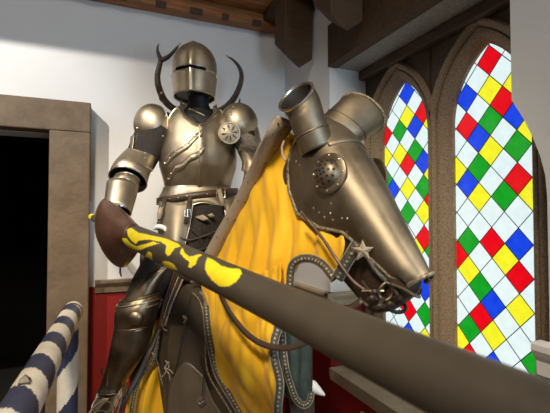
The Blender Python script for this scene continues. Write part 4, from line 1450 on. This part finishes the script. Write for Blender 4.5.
lw = [[(172, 378, 1.93), (186, 362, 1.865), (204, 376, 1.83)], [(168, 400, 1.95), (188, 392, 1.855), (213, 400, 1.81)], [(166, 430, 1.97), (192, 430, 1.855), (232, 430, 1.79)], [(166, 470, 1.98), (196, 470, 1.86), (244, 470, 1.79)]]
mb = MB(); mb.grid(patch([[at(*q) for q in r] for r in lw], 10, 8)); lwp = mb.build('shoulder_plate', 'leather_worn', fg, solid=.006, angle=180)
for x, y, d in ((201, 400, 1.795),):
    bk = buckle(at(x, y, d), RV * .7 + ZV * .5, ZV * .8 - RV * .5, .028, .020, fg, 'steel_edge', .003)
mb = MB(); mb.tube([at(204, 374, 1.80), at(203, 385, 1.795), at(202, 397, 1.79)], .0025, 6); mb.build('lace', 'black', fg)
for pts in (((165, 360), (169, 366), (166, 372), (162, 377)), ((169, 362), (165, 368), (169, 374), (170, 380)), ((164, 368), (170, 370), (173, 374))):
    mb = MB(); mb.tube([at(x, y, 1.93) for x, y in pts], .0035, 6, sub=5); mb.build('lace', 'braid', fg)
mb = MB(); mb.tube([at(183, 316, 1.885), at(186, 319, 1.88), at(184, 323, 1.88)], .006, 8, sub=4); mb.build('toggle', 'steel_edge', fg)

# ------------------------------------------------ saddle
mb = MB()
mb.eloft([(B(-.02, 0, 1.30), LT * .10, ZV * .10), (B(-.06, 0, 1.30), LT * .16, ZV * .085), (B(-.16, 0, 1.27), LT * .17, ZV * .065), (B(-.30, 0, 1.255), LT * .17, ZV * .06), (B(-.44, 0, 1.29), LT * .18, ZV * .08), (B(-.50, 0, 1.33), LT * .15, ZV * .11)], 24, sub=4)
sd = mb.build('saddle', 'leather', horse)
mb = MB()
mb.tube([B(-.50, .17, 1.26), B(-.53, .14, 1.38), B(-.54, 0, 1.43), B(-.53, -.14, 1.38), B(-.50, -.17, 1.26)], .022, 10, sub=5); mb.build('cantle_roll', 'leather_red', sd)
for k, (m_, off) in enumerate((('leather_tan', 0), ('leather_red', 3.2), ('cream', 5.6), ('leather', 8.4), ('leather_red', 11))):
    mb = MB()
    mb.tube([at(196 - off * .5, 250, 1.99), at(188 - off, 268, 1.985), at(179 - off * .9, 288, 1.99), at(171 - off * .7, 306, 2.0), at(165 - off * .5, 326, 2.01)], .0048 if m_ != 'cream' else .0032, 8, sub=6)
    mb.build('saddle_skirt_edge', m_, sd)
mb = MB(); mb.tube([at(168, 314, 1.97), at(163, 321, 1.97), at(163, 328, 1.97), at(167, 331, 1.97)], .004, 8, sub=5); mb.build('girth_ring', 'leather_red', sd)
mb = MB(); mb.grid(patch([[at(178, 262, 2.06), at(190, 256, 2.04), at(206, 250, 2.03), at(216, 256, 1.99)], [at(168, 292, 2.06), at(182, 288, 2.03), at(196, 284, 1.99), at(210, 280, 1.96)], [at(152, 322, 2.1), at(168, 318, 2.06), at(184, 312, 2.0), at(200, 305, 1.95)]], 8, 8))
mb.build('saddle_flap', 'leather', sd, solid=.01)

# ------------------------------------------------ crest band with studs
cb = [(196, 284, 1.95), (207, 262, 1.91), (223, 233, 1.84), (239, 206, 1.76), (254, 178, 1.67), (268, 149, 1.56), (278, 132, 1.49), (286, 119, 1.46)]
cbp = cr(np.array([at(*q) for q in cb]), 6)
cbn = [nrm(to_cam(p)) for p in cbp]
bands = strap('crest_band', [p + n * .030 for p, n in zip(cbp, cbn)], [.058, .060, .062, .064, .072, .084, .09, .07], 'leather_band', horse, up=RV + ZV * .4, th=.010)
for i in range(3, len(cbp) - 3, 4):
    for sg in (1, -1):
        t = nrm(cbp[i + 1] - cbp[i - 1]); u = nrm((RV + ZV * .4) - t * np.dot(RV + ZV * .4, t))
        rivet(cbp[i] + cbn[i] * .036 + u * .017 * sg, cbn[i], .0036, bands, 'leather', 'stud')
mb = MB()
mb.tube([at(284, 141, 1.47), at(282, 148, 1.465), at(283, 156, 1.46), at(286, 161, 1.455)], .0045, 8, sub=6); mb.build('gold_cord', 'leather_tan', cf)

# ------------------------------------------------ bridle and reins
br = strap('cheek_strap', cr(np.array([at(300, 211, 1.35), at(310, 223, 1.34), at(323, 239, 1.30), at(337, 260, 1.255), at(352, 280, 1.225), at(366, 291, 1.20)]), 6), .010, 'leather_red', horse, up=RV + ZV)
sb = MB()
SC = at(363, 251, 1.205); sn = nrm(to_cam(SC)); sa = nrm(np.cross(ZV, sn)); sbv = np.cross(sn, sa)
pts = []
for k in range(10):
    r = .034 if k % 2 == 0 else .015
    a = 2 * PI * k / 10 + .35
    pts.append(SC + sa * r * math.cos(a) + sbv * r * math.sin(a))
sb.add(pts + [SC + sn * .014, SC - sn * .004], [(k, (k + 1) % 10, 10) for k in range(10)] + [((k + 1) % 10, k, 11) for k in range(10)])
star = sb.build('star_boss', 'leather_tan', br, smooth=False)
mb = MB(); mb.tube([at(368, 258, 1.205), at(374, 268, 1.195), at(380, 275, 1.185), at(386, 281, 1.18)], .0065, 8, sub=5); mb.build('twisted_strap', 'trim_dark', br)
mb = MB(); mb.tube([at(386, 282, 1.17), at(380, 288, 1.17), at(379, 296, 1.17), at(386, 300, 1.17), at(392, 294, 1.17), at(391, 286, 1.17), at(386, 282, 1.17)], .005, 8, sub=4); mb.build('bit_ring', 'steel_dark', br)
mb = MB(); mb.tube([at(362, 291, 1.19), at(374, 291, 1.175), at(384, 291, 1.168)], .005, 8, sub=3); mb.build('bit_bar', 'steel_dark', br)
mb = MB(); mb.tube([at(391, 284, 1.165), at(404, 289, 1.14), at(414, 295, 1.12), at(420, 297, 1.12)], .005, 8, sub=4); mb.build('nose_strap', 'leather', br)
mb = MB(); mb.tube([at(384, 298, 1.165), at(378, 305, 1.175), at(369, 306, 1.19), at(360, 300, 1.21)], .006, 8, sub=4); mb.build('curb_chain', 'leather', br)
for k, (x, y) in enumerate(((372, 300), (380, 308), (390, 306), (398, 300), (375, 294))):
    mb = MB(); c = at(x, y, 1.165 + .002 * k); mb.tube([c - RV * .012, c + ZV * .008 - FV * .006, c + RV * .012], [.006, .008, .005], 8, sub=4); mb.build('mouth_strap', 'hide', br)
rein = strap('rein', cr(np.array([at(212, 262, 1.93), at(216, 282, 1.72), at(226, 306, 1.57), at(238, 324, 1.50), at(252, 338, 1.44), at(268, 346, 1.39), at(286, 348, 1.35), at(302, 344, 1.31), at(318, 334, 1.27), at(340, 316, 1.23), at(362, 300, 1.19)]), 6), .020, 'leather', horse, up=ZV + RV * .5)
for pts in (((206, 268), (222, 268), (232, 262), (238, 268)), ((214, 262), (226, 258), (230, 266), (222, 272)), ((214, 280), (206, 270), (212, 258))):
    mb = MB(); mb.tube([at(x, y, 1.955) for x, y in pts], .005, 8, sub=6); mb.build('knotted_lace', 'leather_tan', rein)



# =================================================================== LIGHT
def lamp(name, kind, loc, target, energy, color, size=0.1, **kw):
    l = bpy.data.lights.new(name, kind)
    l.energy = energy; l.color = color
    if kind == 'AREA':
        l.size = size
    else:
        l.shadow_soft_size = size
    for k, v in kw.items(): setattr(l, k, v)
    o = bpy.data.objects.new(name, l)
    o.location = loc
    o.rotation_euler = (Vector(target) - Vector(loc)).to_track_quat('-Z', 'Y').to_euler()
    COL.objects.link(o)
    return o


lamp('key_spot', 'SPOT', (-1.7, 1.1, 3.9), (-0.85, 3.0, 1.7), 410, (1.0, 0.94, 0.85), 0.02, spot_size=math.radians(68), spot_blend=0.7)
lamp('front_spot', 'SPOT', (-0.9, -0.7, 3.6), (0.4, 1.8, 1.25), 420, (1.0, 0.85, 0.63), 0.22, spot_size=math.radians(48), spot_blend=0.45)
lamp('ceiling_glow', 'AREA', (-0.9, -0.9, 4.0), (0.1, 1.0, 1.0), 58, (1.0, 0.95, 0.88), 1.4)  # added soft fill above the viewer to raise the ambient light
lamp('window_daylight', 'AREA', (1.30, -1.0, 1.75), (-0.6, 2.6, 1.8), 60, (0.58, 0.80, 1.0), 1.1)  # added area lamp behind the viewer for cool fill, no window there
w = bpy.data.worlds.new('w'); scn.world = w; w.use_nodes = True
w.node_tree.nodes['Background'].inputs['Color'].default_value = (0.75, 0.82, 1.0, 1)
w.node_tree.nodes['Background'].inputs['Strength'].default_value = 0.3

# =================================================================== CAMERA
cd = bpy.data.cameras.new('camera')
cd.sensor_width = 36.0
cd.lens = FPX / 550.0 * 36.0
cd.dof.use_dof = True
cd.dof.focus_distance = 2.1
cd.dof.aperture_fstop = 5.0
cd.clip_start = 0.01
co = bpy.data.objects.new('camera', cd)
co.location = (0, 0, CAMZ)
co.rotation_euler = (PI / 2 + PITCH, 0, -YAW)
COL.objects.link(co)
scn.camera = co
scn.view_settings.view_transform = 'Standard'
scn.view_settings.look = 'None'
scn.view_settings.gamma = 1.0
scn.view_settings.use_curve_mapping = False
scn.view_settings.exposure = 0.0
